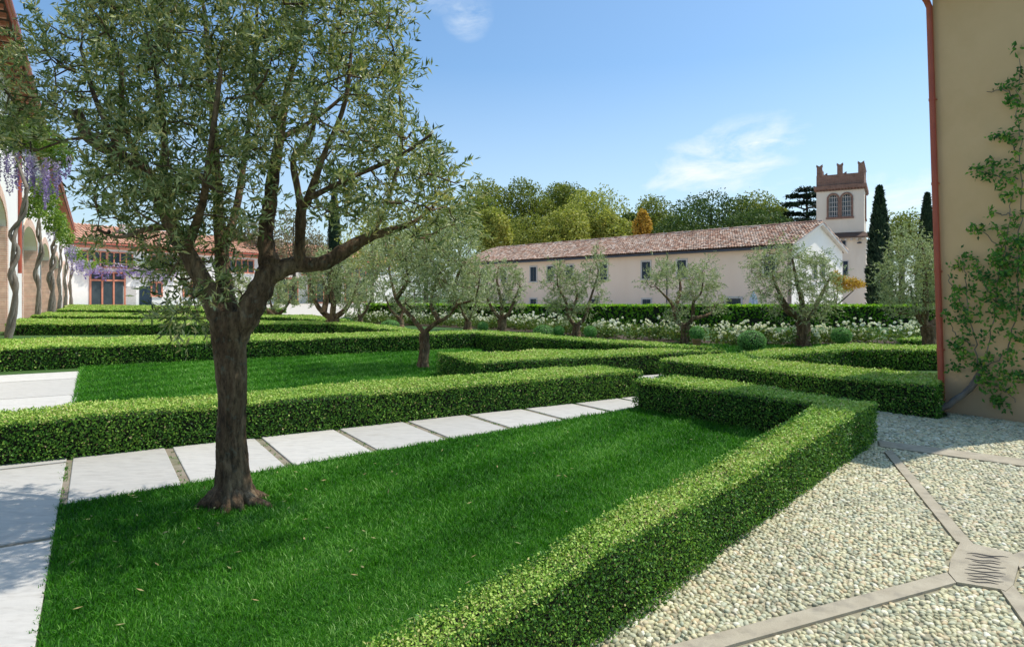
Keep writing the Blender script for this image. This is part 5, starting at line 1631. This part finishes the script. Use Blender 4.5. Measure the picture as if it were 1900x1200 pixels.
# climbing plant
cl = thing('climbing_plant', BF.P(0.0, 0.12, 0), 'leafy green climber with a gnarled grey stem on the beige house wall', 'climber')


def WPX(px, py, o=0.05):
    k = (px - 950) / FPX
    u = (k * WC[1] - WC[0]) / (WD[0] - k * WD[1])
    y = WC[1] + WD[1] * u
    z = EYE + (550 - py) / FPX * y
    return np.array(BF.P(u, o, z))


b = MB()
gz = lambda px, py, o, r: (*WPX(px, py, o), r)
s = smooth_path([(*BF.P(-0.12, 0.42, -0.02), 0.045), (*BF.P(0.02, 0.3, 0.07), 0.05), (*BF.P(0.14, 0.2, 0.16), 0.045), (*WPX(1812, 715, 0.1), 0.035), (*WPX(1820, 690, 0.06), 0.02)], 6)
b.tube(s[:, :3], s[:, 3], 9, 0.5, 0, 0.22)
s2 = s[:, :3] + np.array([0.04, -0.05, 0.035]) * np.sin(np.linspace(0, 6, len(s)))[:, None]
b.tube(s2, s[:, 3] * 0.6, 7, 0.3, 0, 0.2)
stems = [[(1818, 705), (1815, 640), (1800, 580), (1795, 510), (1790, 478)], [(1818, 705), (1840, 640), (1850, 560), (1862, 480), (1875, 420), (1880, 360)],
         [(1820, 690), (1870, 650), (1890, 560), (1893, 430), (1898, 300), (1890, 200), (1896, 110)], [(1800, 580), (1775, 540), (1762, 510)], [(1850, 560), (1825, 520), (1812, 480)],
         [(1893, 330), (1860, 330), (1820, 318)], [(1895, 290), (1870, 260), (1850, 250)], [(1880, 400), (1850, 395)], [(1818, 700), (1860, 720), (1890, 745)], [(1815, 640), (1780, 625), (1768, 600)],
         [(1896, 200), (1870, 170), (1835, 172)], [(1900, 480), (1870, 470), (1830, 430)]]
for st in stems:
    q = smooth_path([(*WPX(x, y, 0.04 + 0.02 * random.random()), 0.009 - 0.0055 * i / len(st)) for i, (x, y) in enumerate(st)], 6)
    q[:, :3] += rng.normal(0, 0.012, (len(q), 3))
    b.tube(q[:, :3], q[:, 3], 5, 0.4, 0, 0.1)
b.build('stem', M['vine_bark'], cl)
pts_ = [(1893, 95), (1885, 150), (1864, 160), (1895, 200), (1880, 185), (1893, 220), (1862, 250), (1880, 262), (1895, 285), (1848, 255), (1815, 312), (1830, 317), (1850, 300), (1870, 320), (1895, 312), (1862, 345),
        (1885, 362), (1845, 392), (1893, 400), (1882, 415), (1820, 425), (1857, 425), (1870, 440), (1890, 452), (1798, 472), (1806, 482), (1860, 462), (1895, 140), (1888, 240), (1872, 300), (1855, 310), (1825, 322),
        (1840, 330), (1898, 350), (1878, 335), (1868, 360), (1893, 260), (1812, 430), (1829, 424), (1880, 195), (1897, 170), (1868, 255)]
C_ = [WPX(x + random.uniform(-5, 5), y + random.uniform(-5, 5), 0.07 + random.random() * 0.06) for x, y in pts_ for _ in range(2)]
LP = [(1790, 470), (1830, 500), (1862, 440), (1905, 430), (1990, 450), (1990, 760), (1900, 700), (1880, 770), (1845, 740), (1800, 690), (1765, 690), (1768, 640), (1760, 590), (1768, 530), (1775, 490)]
q = sample_poly(LP, 620)
dn_ = 0.5 + 0.5 * np.sin(q[:, 0] * 0.11 + 2 * np.sin(q[:, 1] * 0.045)) * np.sin(q[:, 1] * 0.075 + q[:, 0] * 0.03)
q = q[rng.random(len(q)) < 0.25 + 0.75 * dn_]
C_ += [WPX(x, y, 0.05 + random.random() * 0.14) for x, y in q]
C_ = np.array(C_)
cb3 = MB()
k = 9
P = np.repeat(C_, k, 0) + rng.normal(0, 0.032, (len(C_) * k, 3))
nn = np.array([WN[0], WN[1], 0.0])
off = (P - np.array([WC[0], WC[1], 0])) @ nn
P += nn * np.clip(0.02 - off, 0, None)[:, None]
D = rng.normal(0, 0.8, (len(P), 3)) + [0, 0, -0.2]
D -= nn * (D @ nn)[:, None] * 0.7
leaf_cards(cb3, P, D, nn * 0.8 + rng.normal(0, 0.55, (len(P), 3)) + [0, 0, 0.3], 0.058 * (0.6 + 0.8 * rng.random(len(P))), 0.034, np.clip(np.repeat(rng.normal(0.42, 0.15, len(C_)), k) + rng.normal(0, 0.18, len(P)), 0, 1), 0, 0.2)
cb3.build('leaves', M['ivy'], cl)
print('leaves/polys', {o.name: len(o.data.polygons) for o in bpy.data.objects if o.type == 'MESH' and len(o.data.polygons) > 40000})
print('objects', len(bpy.data.objects), 'tris', sum(sum(len(p.vertices) - 2 for p in m_.polygons) for m_ in bpy.data.meshes if len(m_.polygons) < 1000), 'big', sum(len(m_.polygons) for m_ in bpy.data.meshes))
